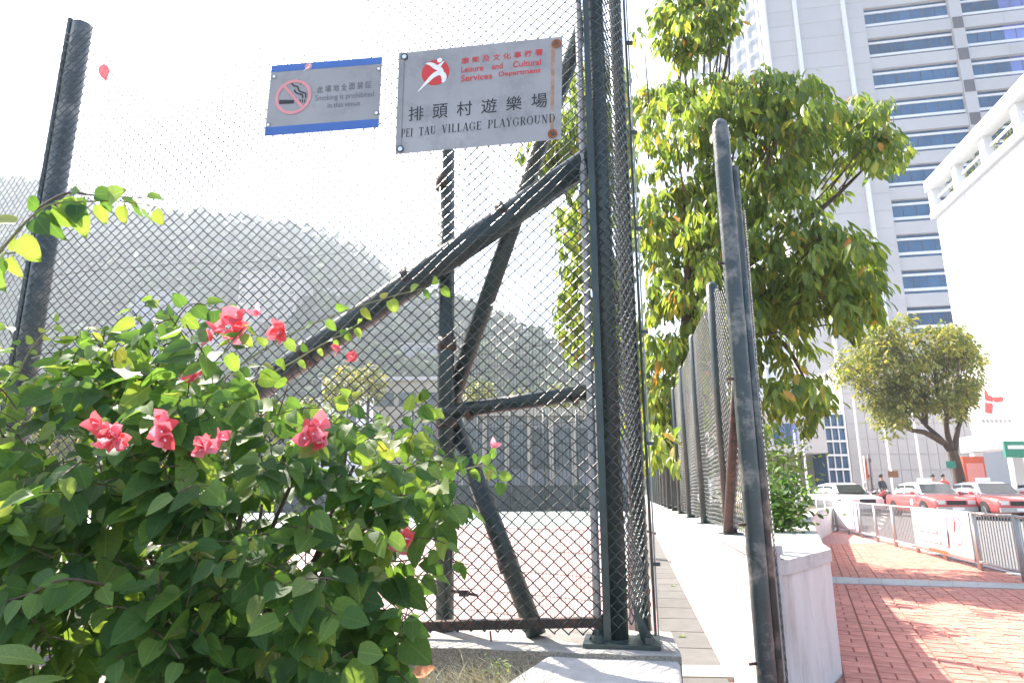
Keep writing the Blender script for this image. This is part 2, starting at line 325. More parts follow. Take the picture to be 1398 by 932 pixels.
# ---------------- chain link netting ----------------
def chain(name, parent, P, s0, s1, zlo, zhi, nrm, w=0.07, h=0.066, r=0.0021, m=None, fine=True, sides=4, warp=0.0, seed=1):
    """flat-helix wires that hook into each other; P(s) -> ground point, zlo/zhi functions of s, nrm = face normal"""
    rng = np.random.RandomState(seed); VV = []; QQ = []; n0 = 0
    ph = rng.rand(6) * 6.28
    nr = np.array(nrm, dtype=float)
    j0 = int(math.ceil(s0 / (w / 2))); j1 = int(math.floor(s1 / (w / 2)))
    for j in range(j0, j1):
        sc = (j + 0.5) * w / 2; a, b = zlo(sc), zhi(sc)
        k0 = int(math.ceil(a / (h / 2))); k1 = int(math.floor(b / (h / 2)))
        if k1 - k0 < 2: continue
        S = []; Z = []; D = []
        for k in range(k0, k1 + 1):
            right = (k + j) % 2
            sn = (j + right) * w / 2 + (r * 0.9 if right else -r * 0.9)
            S.append(sn); Z.append(k * h / 2); D.append(0.0)
            if fine and k < k1:
                nr2 = (k + 1 + j) % 2; sn2 = (j + nr2) * w / 2; dd = r * 1.25 * (1 if nr2 else -1)
                for t in (0.2, 0.8):
                    S.append(sn + (sn2 - sn) * t); Z.append((k + t) * h / 2); D.append(dd)
        if fine:   # knuckled ends
            e = (k0 + j) % 2
            S.insert(0, S[0] + (-0.010 if e else 0.010)); Z.insert(0, Z[0] + 0.004); D.insert(0, -r)
            e = (k1 + j) % 2
            S.append(S[-1] + (-0.010 if e else 0.010)); Z.append(Z[-1] - 0.002); D.append(-r)
        S = np.array(S); Z = np.array(Z); D = np.array(D)
        if warp:
            dS = warp * (np.sin(Z * 2.1 + ph[0] + S * 1.3) + 0.6 * np.sin(Z * 5.3 + S * 3.1 + ph[1]) + 0.25 * np.sin(Z * 17 + S * 13 + ph[4]))
            dZ = warp * (np.sin(S * 2.4 + ph[2] + Z * 0.9) + 0.6 * np.sin(S * 6.1 + Z * 2.2 + ph[3]) + 0.25 * np.sin(S * 19 - Z * 11 + ph[5]))
            D = D + warp * 0.8 * np.sin(S * 3 + Z * 2.5 + ph[5]); S = S + dS; Z = Z + dZ
        base = np.array([P(0)[0], P(0)[1]]); dr = np.array([P(1)[0] - P(0)[0], P(1)[1] - P(0)[1]])
        pts = np.zeros((len(S), 3)); pts[:, 0] = base[0] + dr[0] * S + nr[0] * D; pts[:, 1] = base[1] + dr[1] * S + nr[1] * D; pts[:, 2] = Z
        T = np.gradient(pts, axis=0); T /= np.linalg.norm(T, axis=1)[:, None] + 1e-9
        B = np.cross(T, nr); B /= np.linalg.norm(B, axis=1)[:, None] + 1e-9; A = np.cross(B, T)
        n = len(pts); th = np.arange(sides) * 2 * math.pi / sides + 0.4
        ring = pts[:, None, :] + r * (np.cos(th)[None, :, None] * A[:, None, :] + np.sin(th)[None, :, None] * B[:, None, :])
        VV.append(ring.reshape(-1, 3))
        i = np.arange(n - 1)[:, None] * sides; k = np.arange(sides)[None, :]
        q = np.stack([i + k, i + (k + 1) % sides, i + sides + (k + 1) % sides, i + sides + k], -1).reshape(-1, 4) + n0
        QQ.append(q); n0 += n * sides
    o = npmesh(name, np.concatenate(VV), np.concatenate(QQ), m or MT['wire'], parent, True); stuff(o); return o
# ================= SETTING =================
ZL = 0.45      # top of the kerb the netting stands on
ZW = 0.80      # top of the planter wall
ZA = 0.0       # alley floor
ZP = 0.89      # top of the parapet under the alley fence
def sheet(name, pts, z, m, slope=True, parent=None):
    return mesh(name, [(p[0], p[1], (gz(p[1]) if slope else 0) + z) for p in pts], [tuple(range(len(pts)))], m, parent)
gb = struct(sheet('ground', [(-900, -60), (900, -60), (900, 1500), (-900, 1500)], -0.62, MT['asphalt']))
# planter outline
H0 = Vector((1.232, 3.5, 0))
W0 = Vector((1.30, 3.66, 0)); W1 = Vector((1.50, 3.80, 0)); W2 = Vector((2.10, 4.68, 0))
def along(p, d, t): return Vector((p.x + d.x * t, p.y + d.y * t, 0))
DP = Vector((391, 925, 0)).normalized()
PL = [W0]; W2c = [Vector((2.06, 4.5, 0)), Vector((2.14, 4.72, 0)), along(W2, DP, 0.35), along(W2, DP, 2), along(W2, DP, 6), along(W2, DP, 12) + Vector((0.3, 0, 0)), along(W2, DP, 20) + Vector((1.5, 0, 0))]
# road (crossing street and street ahead), pavement
kerbA = Vector((6.23, 8.5, 0)); DKB = Vector((2.87, 11.5, 0)).normalized()
road = struct(sheet('road', [(5, -8), (60, -8), (70, 110), (-2, 110), (4, 26)], -0.12, MT['asphalt']))
pave_poly = [(1.24, 1.2), (4.7, 1.2), (6.23 + 0.25, 8.5), tuple(along(kerbA, DKB, 19) + Vector((.25, 0, 0)))[:2], (12.5, 32), (9.0, 36), (2.2, 6), (1.8, 4.3), (1.3, 3.7)]
pavement = struct(mesh('pavement', [(x, y, gz(y) + 0.0) for x, y in pave_poly] + [(x, y, gz(y) - 0.2) for x, y in pave_poly],
    [tuple(range(9))] + [(i, 9 + i, 9 + (i + 1) % 9, (i + 1) % 9) for i in range(9)], MT['joint']))
far_pave = struct(sheet('far_pavement', [(20, 33.5), (70, 22), (90, 110), (-10, 110), (-4, 43), (12, 38)], 0.02, MT['tower']))
# brick pavers: rows run along the pavement, 200 mm wide columns split by continuous joints
DB = Vector((406, 925, 0)).normalized(); NB = Vector((DB.y, -DB.x, 0))
def brick_shape(l, wd, hh, b=0.006):
    m = MB(); x, y = l / 2, wd / 2
    V = [(-x, -y, 0), (x, -y, 0), (x, y, 0), (-x, y, 0), (-x + b, -y + b, hh), (x - b, -y + b, hh), (x - b, y - b, hh), (-x + b, y - b, hh)]
    m.add(V, [(4, 5, 6, 7), (0, 1, 5, 4), (1, 2, 6, 5), (2, 3, 7, 6), (3, 0, 4, 7)]); return m
bme = bpy.data.meshes.new('brick'); _b = brick_shape(0.192, 0.092, 0.012); bme.from_pydata([tuple(v) for v in _b.v], [], _b.f); bme.materials.append(MT['brick'])
bvar = [brick_shape(0.192, 0.092, 0.012)]
bricks = []
bme2 = bpy.data.meshes.new('brick'); _h = brick_shape(0.094, 0.146, 0.012, 0.004); bme2.from_pydata([tuple(v) for v in _h.v], [], _h.f); bme2.materials.append(MT['brick'])
bme3 = bpy.data.meshes.new('brick'); _w = brick_shape(0.191, 0.146, 0.012, 0.004); bme3.from_pydata([tuple(v) for v in _w.v], [], _w.f); bme3.materials.append(MT['brick'])
inpave = [(1.3, 1.4), (4.7, 1.4), (6.30, 8.5), tuple(along(kerbA, DKB, 6) + Vector((.1, 0, 0)))[:2], (4.9, 14), (2.16, 4.75), (1.95, 4.35), (1.35, 3.7)]
for c in range(-14, 60):
    for q in range(0, 110):
        p = Vector((1.6, 3.2, 0)) + NB * (c * 0.2) + DB * (q * 0.15 + (0.07 if c % 2 else 0))
        if not inside(inpave, p.x, p.y): continue
        if (q + c) % 2: bricks.append((p, 1, c))
        else: bricks += [(p - NB * 0.0485, 2, c), (p + NB * 0.0485, 2, c)]
bricks.sort(key=lambda t: (t[0] - Vector((2.2, 3.6, 0))).length)
vis = []
fwd = FW
for p, q, c in bricks:
    d = Vector((p.x, p.y, gz(p.y))) - CAM; zc = d.dot(FW); X = 699 + FPX * d.dot(RT) / zc; Yp = 466 - FPX * d.dot(UP) / zc
    if X < 1430 and Yp < 960: vis.append((p, q))
def brick_mat(p):
    z = gz(p.y) + 0.001 + random.uniform(-0.001, 0.0025)
    m = Matrix((NB, DB, Vector((0, 0, 1)))).transposed().to_4x4()
    m = m @ Matrix.Rotation(random.gauss(0, 0.008), 4, 'Z') @ Matrix.Rotation(random.gauss(0, 0.008), 4, 'X') @ Matrix.Rotation(random.gauss(0, 0.006), 4, 'Y')
    m.translation = (p.x, p.y, z); return m
for i, (p, kd) in enumerate(vis):
    if i < 300:
        o = bpy.data.objects.new('brick', bme2 if kd == 2 else bme3); COL.objects.link(o); o.parent = pavement; o.matrix_local = brick_mat(p)
bm2 = MB()
for p, kd in vis[300:]:
    m = brick_mat(p); _q = _h if kd == 2 else _w; bm2.add([m @ v for v in _q.v], _q.f)
stuff(bm2.build('brick_paving', MT['brick'], pavement))
# beyond the single bricks the material takes over
fb = sheet('far_paving', [(4.7, 13.6), tuple(along(kerbA, DKB, 5.4) + Vector((.1, 0, 0)))[:2], tuple(along(kerbA, DKB, 18.5) + Vector((.1, 0, 0)))[:2], (12.3, 31.5), (9.2, 35.5), (3.8, 12)], 0.006, None, True, pavement)
m = bpy.data.materials.new('distant_red_pavers'); m.use_nodes = True; n = m.node_tree; b = n.nodes['Principled BSDF']
tc = n.nodes.new('ShaderNodeTexCoord'); mp = n.nodes.new('ShaderNodeMapping'); mp.inputs['Rotation'].default_value = (0, 0, math.atan2(DB.x, DB.y)); bt = n.nodes.new('ShaderNodeTexBrick')
n.links.new(tc.outputs['Object'], mp.inputs[0]); n.links.new(mp.outputs[0], bt.inputs[0]); bt.inputs['Scale'].default_value = 1
bt.inputs['Brick Width'].default_value = 0.2; bt.inputs['Row Height'].default_value = 0.1; bt.inputs['Mortar Size'].default_value = 0.004
bt.inputs['Color1'].default_value = (0.48, 0.24, 0.2, 1); bt.inputs['Color2'].default_value = (0.43, 0.21, 0.18, 1); bt.inputs['Mortar'].default_value = (0.26, 0.13, 0.11, 1)
n.links.new(bt.outputs[0], b.inputs['Base Color']); b.inputs['Roughness'].default_value = 0.85
fb.data.materials.append(m)
# pale strip across the bricks
s1 = onG(1112, 788, 0.0); s2 = onG(1405, 799, 0.0); s3 = onG(1405, 806, 0.0); s4 = onG(1112, 797, 0.0)
for k in range(9):
    t0_, t1_ = k / 9, (k + .985) / 9; q = [s1.lerp(s2, t0_), s1.lerp(s2, t1_), s4.lerp(s3, t1_), s4.lerp(s3, t0_)]
    mesh('edging_slab', [(v.x, v.y, gz(v.y) + .022) for v in q] + [(v.x, v.y, gz(v.y) + .0) for v in q], [(3, 2, 1, 0), (0, 1, 5, 4), (1, 2, 6, 5), (2, 3, 7, 6), (3, 0, 4, 7)], MT['conclight'], pavement)
# kerb along the road
kb = MB()
for i in range(22):
    a = along(kerbA, DKB, i * 1.0 - 1.0) + Vector((0.3, 0, 0)); bq = along(kerbA, DKB, i * 1.0 - 0.02) + Vector((0.3, 0, 0)); cc = (a + bq) / 2
    q = MB().bbox((cc.x, cc.y, gz(cc.y) - 0.055), 0.14, 0.975, 0.14, (Vector((DKB.y, -DKB.x, 0)), DKB, Vector((0, 0, 1))), 0.01).build('kerb_stone', MT['conclight'], pavement)
# road markings
for i in range(6):
    a = Vector((10 + i * 1.5, 19 + i * 2.6, 0))
    MB().box((a.x, a.y, gz(a.y) - 0.115), 0.12, 1.6, 0.004, (Vector((0.9, -0.4, 0)).normalized(), Vector((0.4, 0.9, 0)).normalized(), Vector((0, 0, 1)))).build('lane_marking', MT['paint'], road)
# ---------- planter ----------
pl = thing('planter_wall', 'long white rendered planter wall between the alley and the red brick pavement', 'wall')
L2 = along(W0, DR, 34)
poly = [W0, W1] + W2c + [Vector((W2c[-1].x - 2, L2.y, 0)), L2]
outer = [(p.x, p.y) for p in poly]
MB().prism(outer, -0.45, ZW - 0.06).build('wall_body', MT['whitewall'], pl)
def inset(pts, d):
    out = []; n = len(pts)
    for i in range(n):
        a = Vector(pts[i - 1]); b = Vector(pts[i]); c = Vector(pts[(i + 1) % n])
        e1 = (b - a).normalized(); e2 = (c - b).normalized()
        n1 = Vector((-e1.y, e1.x)); n2 = Vector((-e2.y, e2.x)); nn = (n1 + n2); nn = nn / max(0.4, nn.length_squared / 2)
        out.append((b.x + nn.x * d, b.y + nn.y * d))
    return out
inn = inset(outer, 0.17)
if not inside(outer, *inn[3]): inn = inset(outer, -0.17)
co = inset(outer, -0.012)
if inside(outer, *co[3]): co = inset(outer, 0.012)
nO = len(outer); V = []; Fs = []
for (x, y) in co: V.append((x, y, ZW))
for (x, y) in inn: V.append((x, y, ZW))
for (x, y) in co: V.append((x, y, ZW - 0.075))
for (x, y) in inn: V.append((x, y, ZW - 0.057))
for i in range(nO):
    j = (i + 1) % nO; Fs += [(i, j, nO + j, nO + i), (i, 2 * nO + i, 2 * nO + j, j), (nO + i, nO + j, 3 * nO + j, 3 * nO + i)]
mesh('coping', V, Fs, MT['conclight'], pl)
MB().prism(inset(outer, 0.175) if inside(outer, *inset(outer, 0.175)[3]) else inset(outer, -0.175), ZW - 0.06, ZW - 0.04).build('soil_bed', MT['soil'], pl)
# solid paved top at the near end, and the taller parapet along the alley
ns = [(1.42, 3.86), (1.62, 4.05), (2.0, 4.75), tuple(along(W2, DP, 3.2) - Vector((.16, 0, 0)))[:2], (2.15, 7.2), (1.62, 4.9)]
MB().prism(ns, ZW - .055, ZW - .004).build('top_slab', MT['conclight'], pl)
pw = thing('parapet_wall', 'white sunlit parapet wall beside the alley that carries the green fence posts', 'wall')
q0 = Vector((0.575 + .18 * 3.60, 3.60, 0)); NA = Vector((DR.y, -DR.x, 0))
q1 = q0 + DR * 33; MB().prism([(q0.x, q0.y), ((q0 + NA * .16).x, (q0 + NA * .16).y), ((q1 + NA * .16).x, (q1 + NA * .16).y), (q1.x, q1.y)], -.3, ZP - .04).build('wall_body', MT['whitewall'], pw)
for i in range(11):
    a_ = q0 + DR * (i * 3.0 - .01); b_ = q0 + DR * (i * 3.0 + 2.985); MB().prism([((a_ - NA * .012).x, (a_ - NA * .012).y), ((a_ + NA * .172).x, (a_ + NA * .172).y), ((b_ + NA * .172).x, (b_ + NA * .172).y), ((b_ - NA * .012).x, (b_ - NA * .012).y)], ZP - .04, ZP).build('coping', MT['whitewall'], pw)
# ---------- alley ----------
al = struct(mesh('alley_floor', [(0.2, 1.0, ZA), (1.236, 1.0, ZA), (1.236, 3.4, ZA), (7.6, 37.5, ZA), (-0.6, 37.5, ZA), (0.55, 3.3, ZA)], [(0, 1, 2, 3, 4, 5)], MT['pinkfloor']))
for i in range(26):
    t = 0.85 + i * 0.62
    c = along(q0, DR, t) - NA * 0.225
    MB().bbox((c.x, c.y, ZA + 0.012), 0.36, 0.60, 0.02, (Vector((DR.y, -DR.x, 0)), DR, Vector((0, 0, 1))), 0.008).build('drain_cover', MT['drain'], al)
es = MB(); a = onZ(1006, 908, 0.03); b2 = onZ(924, 907, 0.03)
tag(MB().prism([(b2.x, b2.y), (a.x, a.y), (a.x - 0.03, a.y - 0.28), (b2.x - 0.04, b2.y - 0.28)], ZA - 0.1, 0.03).build('step', MT['cream']), 'low cream concrete step at the near end of the alley', 'step')
# court on the left, behind the netting
ct = struct(mesh('court_floor', [(-60, 3.3, 0.30), (0.45, 3.3, 0.30), (0.66, 4.2, 0.30), (2.9, 19, 0.30), (-60, 19, 0.30)], [(0, 1, 2, 3, 4)], MT['pinkfloor']))
ct2 = struct(mesh('court_far_floor', [(-60, 19, 0.30), (2.9, 19, 0.30), (6.6, 40, 0.30), (-60, 40, 0.30)], [(0, 1, 2, 3)], MT['greenfloor']))
edge = tag(MB().prism([(0.46, 3.80), (0.60, 3.74), (6.7, 40), (6.5, 40)], -0.3, 0.302).build('court_edge_wall', MT['conclight']), 'low concrete edge of the court beside the alley', 'wall')
# ---------- kerb under the netting ----------
kt = thing('netting_kerb', 'worn concrete kerb carrying the netting and the corner post', 'kerb')
fa = F(836, 880); A0 = C0 - DF * 0.28 - NF * 0.16; A1 = C0 + DF * 6.5 - NF * 0.14; B1 = C0 + DF * 6.5 + NF * 0.3; B0 = C0 - DF * 0.26 + NF * 0.38
kv = []; rr = random.Random(3)
N = 60
for i in range(N + 1):
    t = i / N; p = A0.lerp(A1, t) + NF * rr.uniform(-0.006, 0.006); kv.append((p.x, p.y, ZL + rr.uniform(-0.008, 0.0)))
for i in range(N + 1):
    t = i / N; p = A0.lerp(A1, t) + NF * 0.02; kv.append((p.x, p.y, ZL + rr.uniform(-0.002, 0.002)))
for i in range(N + 1):
    t = i / N; p = B0.lerp(B1, t); kv.append((p.x, p.y, ZL))
kf = []
for i in range(N):
    kf += [(i, N + 1 + i, N + 2 + i, i + 1), (N + 1 + i, 2 * N + 2 + i, 2 * N + 3 + i, N + 2 + i)]
q = len(kv)
for i in range(N + 1): kv.append((kv[2 * N + 2 + i][0], kv[2 * N + 2 + i][1], -0.2))
for i in range(N): kf.append((2 * N + 2 + i, q + i, q + i + 1, 2 * N + 3 + i))
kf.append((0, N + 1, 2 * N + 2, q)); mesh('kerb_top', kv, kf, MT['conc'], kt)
fv = []; 
for i in range(N + 1):
    x, y, z = kv[i]; fv += [(x, y, z), (x + NF.x * 0.004, y + NF.y * 0.004, 0.05), ]
fv2 = fv + [(A0.x, A0.y, -0.2), (B0.x, B0.y, -0.2), (B0.x, B0.y, ZL), (A0.x, A0.y, ZL - 0.004)]
ff = [(2 * i, 2 * i + 1, 2 * i + 3, 2 * i + 2) for i in range(N)] + [(len(fv), len(fv) + 1, len(fv) + 2, len(fv) + 3)]
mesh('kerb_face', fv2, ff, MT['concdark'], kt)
# pale slab in front of the corner
zr = 0.425
sp = [onZ(748, 893, zr), onZ(682, 936, zr), onZ(640, 1010, zr), onZ(925, 1010, zr), onZ(932, 936, zr), onZ(926, 880, zr)]
sb = MB(); sb.prism([(p.x, p.y) for p in sp], -0.25, zr); slab = tag(sb.build('corner_slab', MT['conclight']), 'pale grey concrete slab sloping out in front of the corner post', 'slab')
bv = slab.modifiers.new('b', 'BEVEL'); bv.width = 0.02; bv.segments = 3
# soil bed
sv = []; sf = []; nx, ny = 60, 24; rr = random.Random(5)
for j in range(ny + 1):
    for i in range(nx + 1):
        x = -4.2 + 4.6 * i / nx; y = 0.8 + (3.34 + (0.4 - x) * 0.181 - 0.8) * j / ny
        sv.append((x, y, 0.255 + 0.04 * math.sin(x * 3 + y * 2) + rr.uniform(-0.015, 0.02) - (0.3 if x > 0.36 else 0)))
for j in range(ny):
    for i in range(nx):
        a = j * (nx + 1) + i; sf.append((a, a + 1, a + nx + 2, a + nx + 1))
soil = struct(mesh('soil', sv, sf, MT['soil'], None, True))
# ================= MAIN NETTING FENCE =================
P_ = lambda s: (C0.x + DF.x * s, C0.y + DF.y * s)
def sz(p): return ((p - C0).dot(DF), p.z)
topline = sorted([sz(F(x, y)) for x, y in ((119, 37), (193, 35), (280, 30), (360, 19), (420, 10), (490, -3), (600, -40), (720, -90), (830, -140))])
sL, _ = sz(F(60, 257)); zTopPost = F(100, 24).z
mf = thing('netting_fence', 'tall green chain link netting with pipe bracing that carries both metal signs', 'fence', loc=(C0.x, C0.y, ZL))
class Off:  # parts keep world coordinates
    pass
def keep(o): o.matrix_parent_inverse = o.parent.matrix_world.inverted() if o.parent else Matrix(); return o
mf.location = (0, 0, 0)
print('sL', sL, 'ztop', zTopPost, topline[:2], topline[-2:])
zb = sz(F(700, 866))[1]
chain('netting', mf, P_, 0.0, sL, lambda s: zb + 0.0 * s, lambda s: interp(topline, s), NF * -1, warp=0.010, seed=3, r=0.0033)
def pipe(name, a, b, r, m=MT['post'], par=mf, n=16):
    return keepsmooth(MB().tube([a, b], r, n).build(name, m, par, False))
def keepsmooth(o):
    me = o.data
    for p in me.polygons:
        if len(p.vertices) == 4: p.use_smooth = True
    return o
# big diagonal brace (two halves so that the end caps stay crisp)
pipe('diagonal_brace', F(812, 214, 0.115), F(262, 592, 0.115), 0.078)
# back post, mid rail and struts
pipe('back_post', F(607, 868, 0.22), F(610, 165, 0.22), 0.050)
pipe('mid_rail', F(812, 534, 0.13), F(607, 563, 0.2), 0.043)
pipe('strut', F(800, 20, 0.15), F(612, 560, 0.31), 0.051)
pipe('strut', F(616, 566, 0.31), F(733, 868, 0.13), 0.051)
# clamps with bolts where the pipes meet
for (x, y, off, rr_, dx_, dy_) in ((607, 250, .22, .055, 0, 1), (610, 470, .22, .055, 0, 1), (609, 575, .22, .062, 0, 1), (690, 293, .115, .083, -.5, .35), (560, 383, .115, .083, -.5, .35), (420, 483, .115, .083, -.5, .35), (785, 541, .14, .048, -.4, .06), (640, 562, .19, .048, -.4, .06), (694, 770, .19, .057, .35, .9)):
    a = F(x - dx_ * 9, y - dy_ * 9, off); b = F(x + dx_ * 9, y + dy_ * 9, off); cl_ = keepsmooth(MB().tube([a, b], rr_, 16).build('clamp', MT['rustpost'], mf)); c_ = (a + b) / 2
    MB().tube([c_ - NF * rr_ * .9, c_ - NF * (rr_ + .016)], .010, 6).build('clamp_bolt', MT['post'], cl_)
# small latch on the back post
lt = MB(); p1 = F(616, 806, 0.14); p2 = F(652, 812, 0.14); lt.tube([p1, p2], 0.008, 8); lt.box((p1 + p2) / 2 - NF * 0.01, 0.05, 0.02, 0.03, (DF, NF, Vector((0, 0, 1)))); lt.build('latch', MT['rustpost'], mf)
lt = MB(); a = F(617, 735, 0.17); lt.box(a, 0.012, 0.02, 0.36, (DF, NF, Vector((0, 0, 1)))); lt.build('latch_plate', MT['post'], mf)
# bottom angle rail: a face and a flange
ra, rb = F(822, 851, -0.012), F(500, 858, -0.012); dd = (rb - ra).normalized(); upv = Vector((0, 0, 1))
MB().box((ra + rb) / 2 + NF * 0.02, (rb - ra).length + 0.0, 0.006, 0.040, (dd, NF, dd.cross(NF))).build('bottom_rail', MT['rustpost'], mf)
MB().box((ra + rb) / 2 + NF * 0.045 + upv * 0.021, (rb - ra).length, 0.05, 0.005, (dd, NF, dd.cross(NF))).build('rail_flange', MT['rustpost'], mf)
ra2, rb2 = rb, rb + DF * 3.4; MB().box((ra2 + rb2) / 2 + NF * 0.02, (rb2 - ra2).length, 0.006, 0.040, (DF, NF, upv)).build('bottom_rail', MT['rustpost'], mf)
for x in (668, 516, 430):
    a = F(x, 862, 0.0); b = Vector((a.x + 0.01, a.y, ZL - 0.005)); MB().tube([a + NF * 0.02, b], 0.005, 6).build('rust_pin', MT['rust'], mf)
# tension wire
tw = [F(x, y, -0.008) for x, y in ((62, 378), (115, 371), (165, 366), (262, 359), (300, 360), (352, 357), (398, 353), (470, 345), (560, 333), (690, 318), (800, 312))]
MB().tube(tw, 0.0018, 5).build('tension_wire', MT['wire_light'], mf)
# left post: round pipe with a flange strip, netting drawn over it
pb = F(12, 500, 0.07); pL = C0 + DF * sL
tp = thing('fence_post', 'thick steel fence post standing at the far left of the netting', 'post')
pc = pL + NF * 0.085
keepsmooth(MB().tube([(pc.x, pc.y, ZL), (pc.x, pc.y, zTopPost)], 0.066, 20).build('pole', MT['oldpost'], tp))
MB().bbox((pc.x + DF.x * 0.072, pc.y + DF.y * 0.072 - 0.03, (ZL + zTopPost) / 2 + 0.02), 0.03, 0.05, zTopPost - ZL + 0.03, (DF, NF, upv), 0.004).build('flange_strip', MT['post'], tp)
keepsmooth(MB().tube([(pc.x, pc.y, zTopPost), (pc.x, pc.y, zTopPost + 0.006), (pc.x, pc.y, zTopPost + 0.012)], [0.067, 0.06, 0.02], 20).build('cap', MT['oldpost'], tp))
DL = Vector((-1799, 925, 0)).normalized(); NL = Vector((DL.y, -DL.x, 0))
if NL.y < 0: NL = -NL
P2 = lambda s: (pL.x + DL.x * s, pL.y + DL.y * s)
lf = thing('side_netting', 'chain link netting running off beyond the left fence post', 'fence')
chain('netting', lf, P2, -0.02, 3.2, lambda s: ZL + 0.05, lambda s: zTopPost - 0.1 - 0.12 * s, NL * -1, w=0.075, h=0.07, warp=0.012, seed=9, r=0.0025)
# corner post group
cp = thing('corner_post', 'dark green steel corner post bolted to the kerb beside the alley', 'post')
ZT = 5.3
c = C0 + Vector((0.005, 0.055, 0))
keepsmooth(MB().tube([(c.x + 0.0, c.y + .015, ZL + 0.02), (c.x + 0.0, c.y + .015, ZT)], 0.055, 24).build('pole', MT['post'], cp))
q = F(823, 700); q = Vector((q.x, q.y, 0)); MB().bbox((q.x, q.y - 0.012, (ZL + 0.02 + ZT) / 2), 0.036, 0.008, ZT - ZL, (DF, NF, upv), 0.002).build('tension_bar', MT['post'], cp)
q = F(811, 700, 0.06); MB().bbox((q.x, q.y, (ZL + ZT) / 2), 0.040, 0.045, ZT - ZL, (DF, NF, upv), 0.012).build('side_tube', MT['alu'], cp)  # pale metal colour stands in for the sunlit strip beside the post
keepsmooth(MB().tube([(c.x - 0.045, c.y - 0.075, ZL + 0.02), (c.x - 0.045 + 0.06, c.y - 0.075, ZL + 0.02)], 0.004, 6).build('tie', MT['post'], cp))
E0 = Vector((0.548, 3.365, 0)); E1 = Vector((0.715, 3.61, 0))
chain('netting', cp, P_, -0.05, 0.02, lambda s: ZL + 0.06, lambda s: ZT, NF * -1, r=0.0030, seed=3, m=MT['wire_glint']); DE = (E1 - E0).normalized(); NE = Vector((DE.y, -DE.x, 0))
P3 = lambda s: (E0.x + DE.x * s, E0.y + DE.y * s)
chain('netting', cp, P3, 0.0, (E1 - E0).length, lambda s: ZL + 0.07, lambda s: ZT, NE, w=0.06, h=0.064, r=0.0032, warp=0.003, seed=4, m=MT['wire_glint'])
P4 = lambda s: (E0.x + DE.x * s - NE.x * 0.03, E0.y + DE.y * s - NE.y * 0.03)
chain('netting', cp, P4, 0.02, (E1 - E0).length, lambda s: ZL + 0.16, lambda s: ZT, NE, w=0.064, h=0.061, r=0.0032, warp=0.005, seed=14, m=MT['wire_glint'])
keepsmooth(MB().tube([(E0.x + 0.12, E0.y + 0.29, ZL + .02), (E0.x + 0.12, E0.y + 0.29, ZT)], 0.045, 20).build('inner_pole', MT['post'], cp))
MB().bbox((E1.x + 0.008, E1.y, (ZL + ZT) / 2), 0.010, 0.035, ZT - ZL, (Vector((1, 0, 0)), Vector((0, 1, 0)), upv), 0.002).build('edge_bar', MT['post'], cp)
MB().bbox((E1.x + 0.028, E1.y + 0.02, (ZL + ZT) / 2), 0.008, 0.012, ZT - ZL, (Vector((1, 0, 0)), Vector((0, 1, 0)), upv), 0.002).build('edge_bar', MT['alu'], cp)
for zz in np.arange(ZL + 0.35, ZT, 0.62):
    MB().box((E1.x + 0.03, E1.y - 0.012, zz), 0.035, 0.02, 0.018).build('clip', MT['post'], cp)
bp = MB(); ctr = C0 + Vector((0.02, 0.03, 0)); bp.bbox((ctr.x, ctr.y, ZL + 0.010), 0.36, 0.24, 0.02, (DF, NF, upv), 0.01); bp.build('base_plate', MT['post'], cp)
for dx in (-0.115, 0.125):
    cc = ctr - DF * dx - NF * 0.075
    nb = MB().tube([(cc.x, cc.y, ZL + 0.02), (cc.x, cc.y, ZL + 0.05)], 0.026, 6).build('anchor_nut', MT['post'], cp)
    MB().tube([(cc.x, cc.y, ZL + 0.05), (cc.x, cc.y, ZL + 0.075)], 0.011, 10).build('anchor_bolt', MT['post'], nb)
for sg in (-1, 1):
    cc = ctr - DF * sg * 0.09; mesh('gusset', [(cc.x, cc.y - 0.004, ZL + 0.02), (cc.x - DF.x * sg * 0.07, cc.y - 0.004, ZL + 0.02), (cc.x - DF.x * -sg * 0.04, cc.y - 0.004, ZL + 0.2),
        (cc.x, cc.y + 0.004, ZL + 0.02), (cc.x - DF.x * sg * 0.07, cc.y + 0.004, ZL + 0.02), (cc.x - DF.x * -sg * 0.04, cc.y + 0.004, ZL + 0.2)], [(0, 1, 2), (3, 5, 4), (0, 3, 4, 1), (1, 4, 5, 2), (2, 5, 3, 0)], MT['post'], cp)
# welded wire panel behind, swung away from the corner
G0 = onY(806, 700, 3.75); G1 = onY(612, 700, 4.35); DG = Vector((G1.x - G0.x, G1.y - G0.y, 0)); LG = DG.length; DG.normalize(); NG = Vector((DG.y, -DG.x, 0))
if NG.y < 0: NG = -NG
wp = thing('wire_gate', 'fine welded wire gate panel behind the chain link beside the corner post', 'gate')
zt = onY(700, 428, 4.05).z; g = MB()
nv = int(LG / 0.024)
for i in range(nv + 1):
    a = G0 + DG * (i * LG / nv); g.tube([(a.x, a.y, ZL - 0.1), (a.x, a.y, zt)], 0.0016, 3, False)
stuff(g.build('upright_wires', MT['wire'], wp)); 
for i in range(int((zt - ZL) / 0.12)):
    z = ZL + 0.03 + i * 0.12; MB().tube([(G0.x, G0.y - .003, z), (G1.x, G1.y - .003, z)], 0.0022, 4, False).build('cross_wire', MT['wire'], wp)
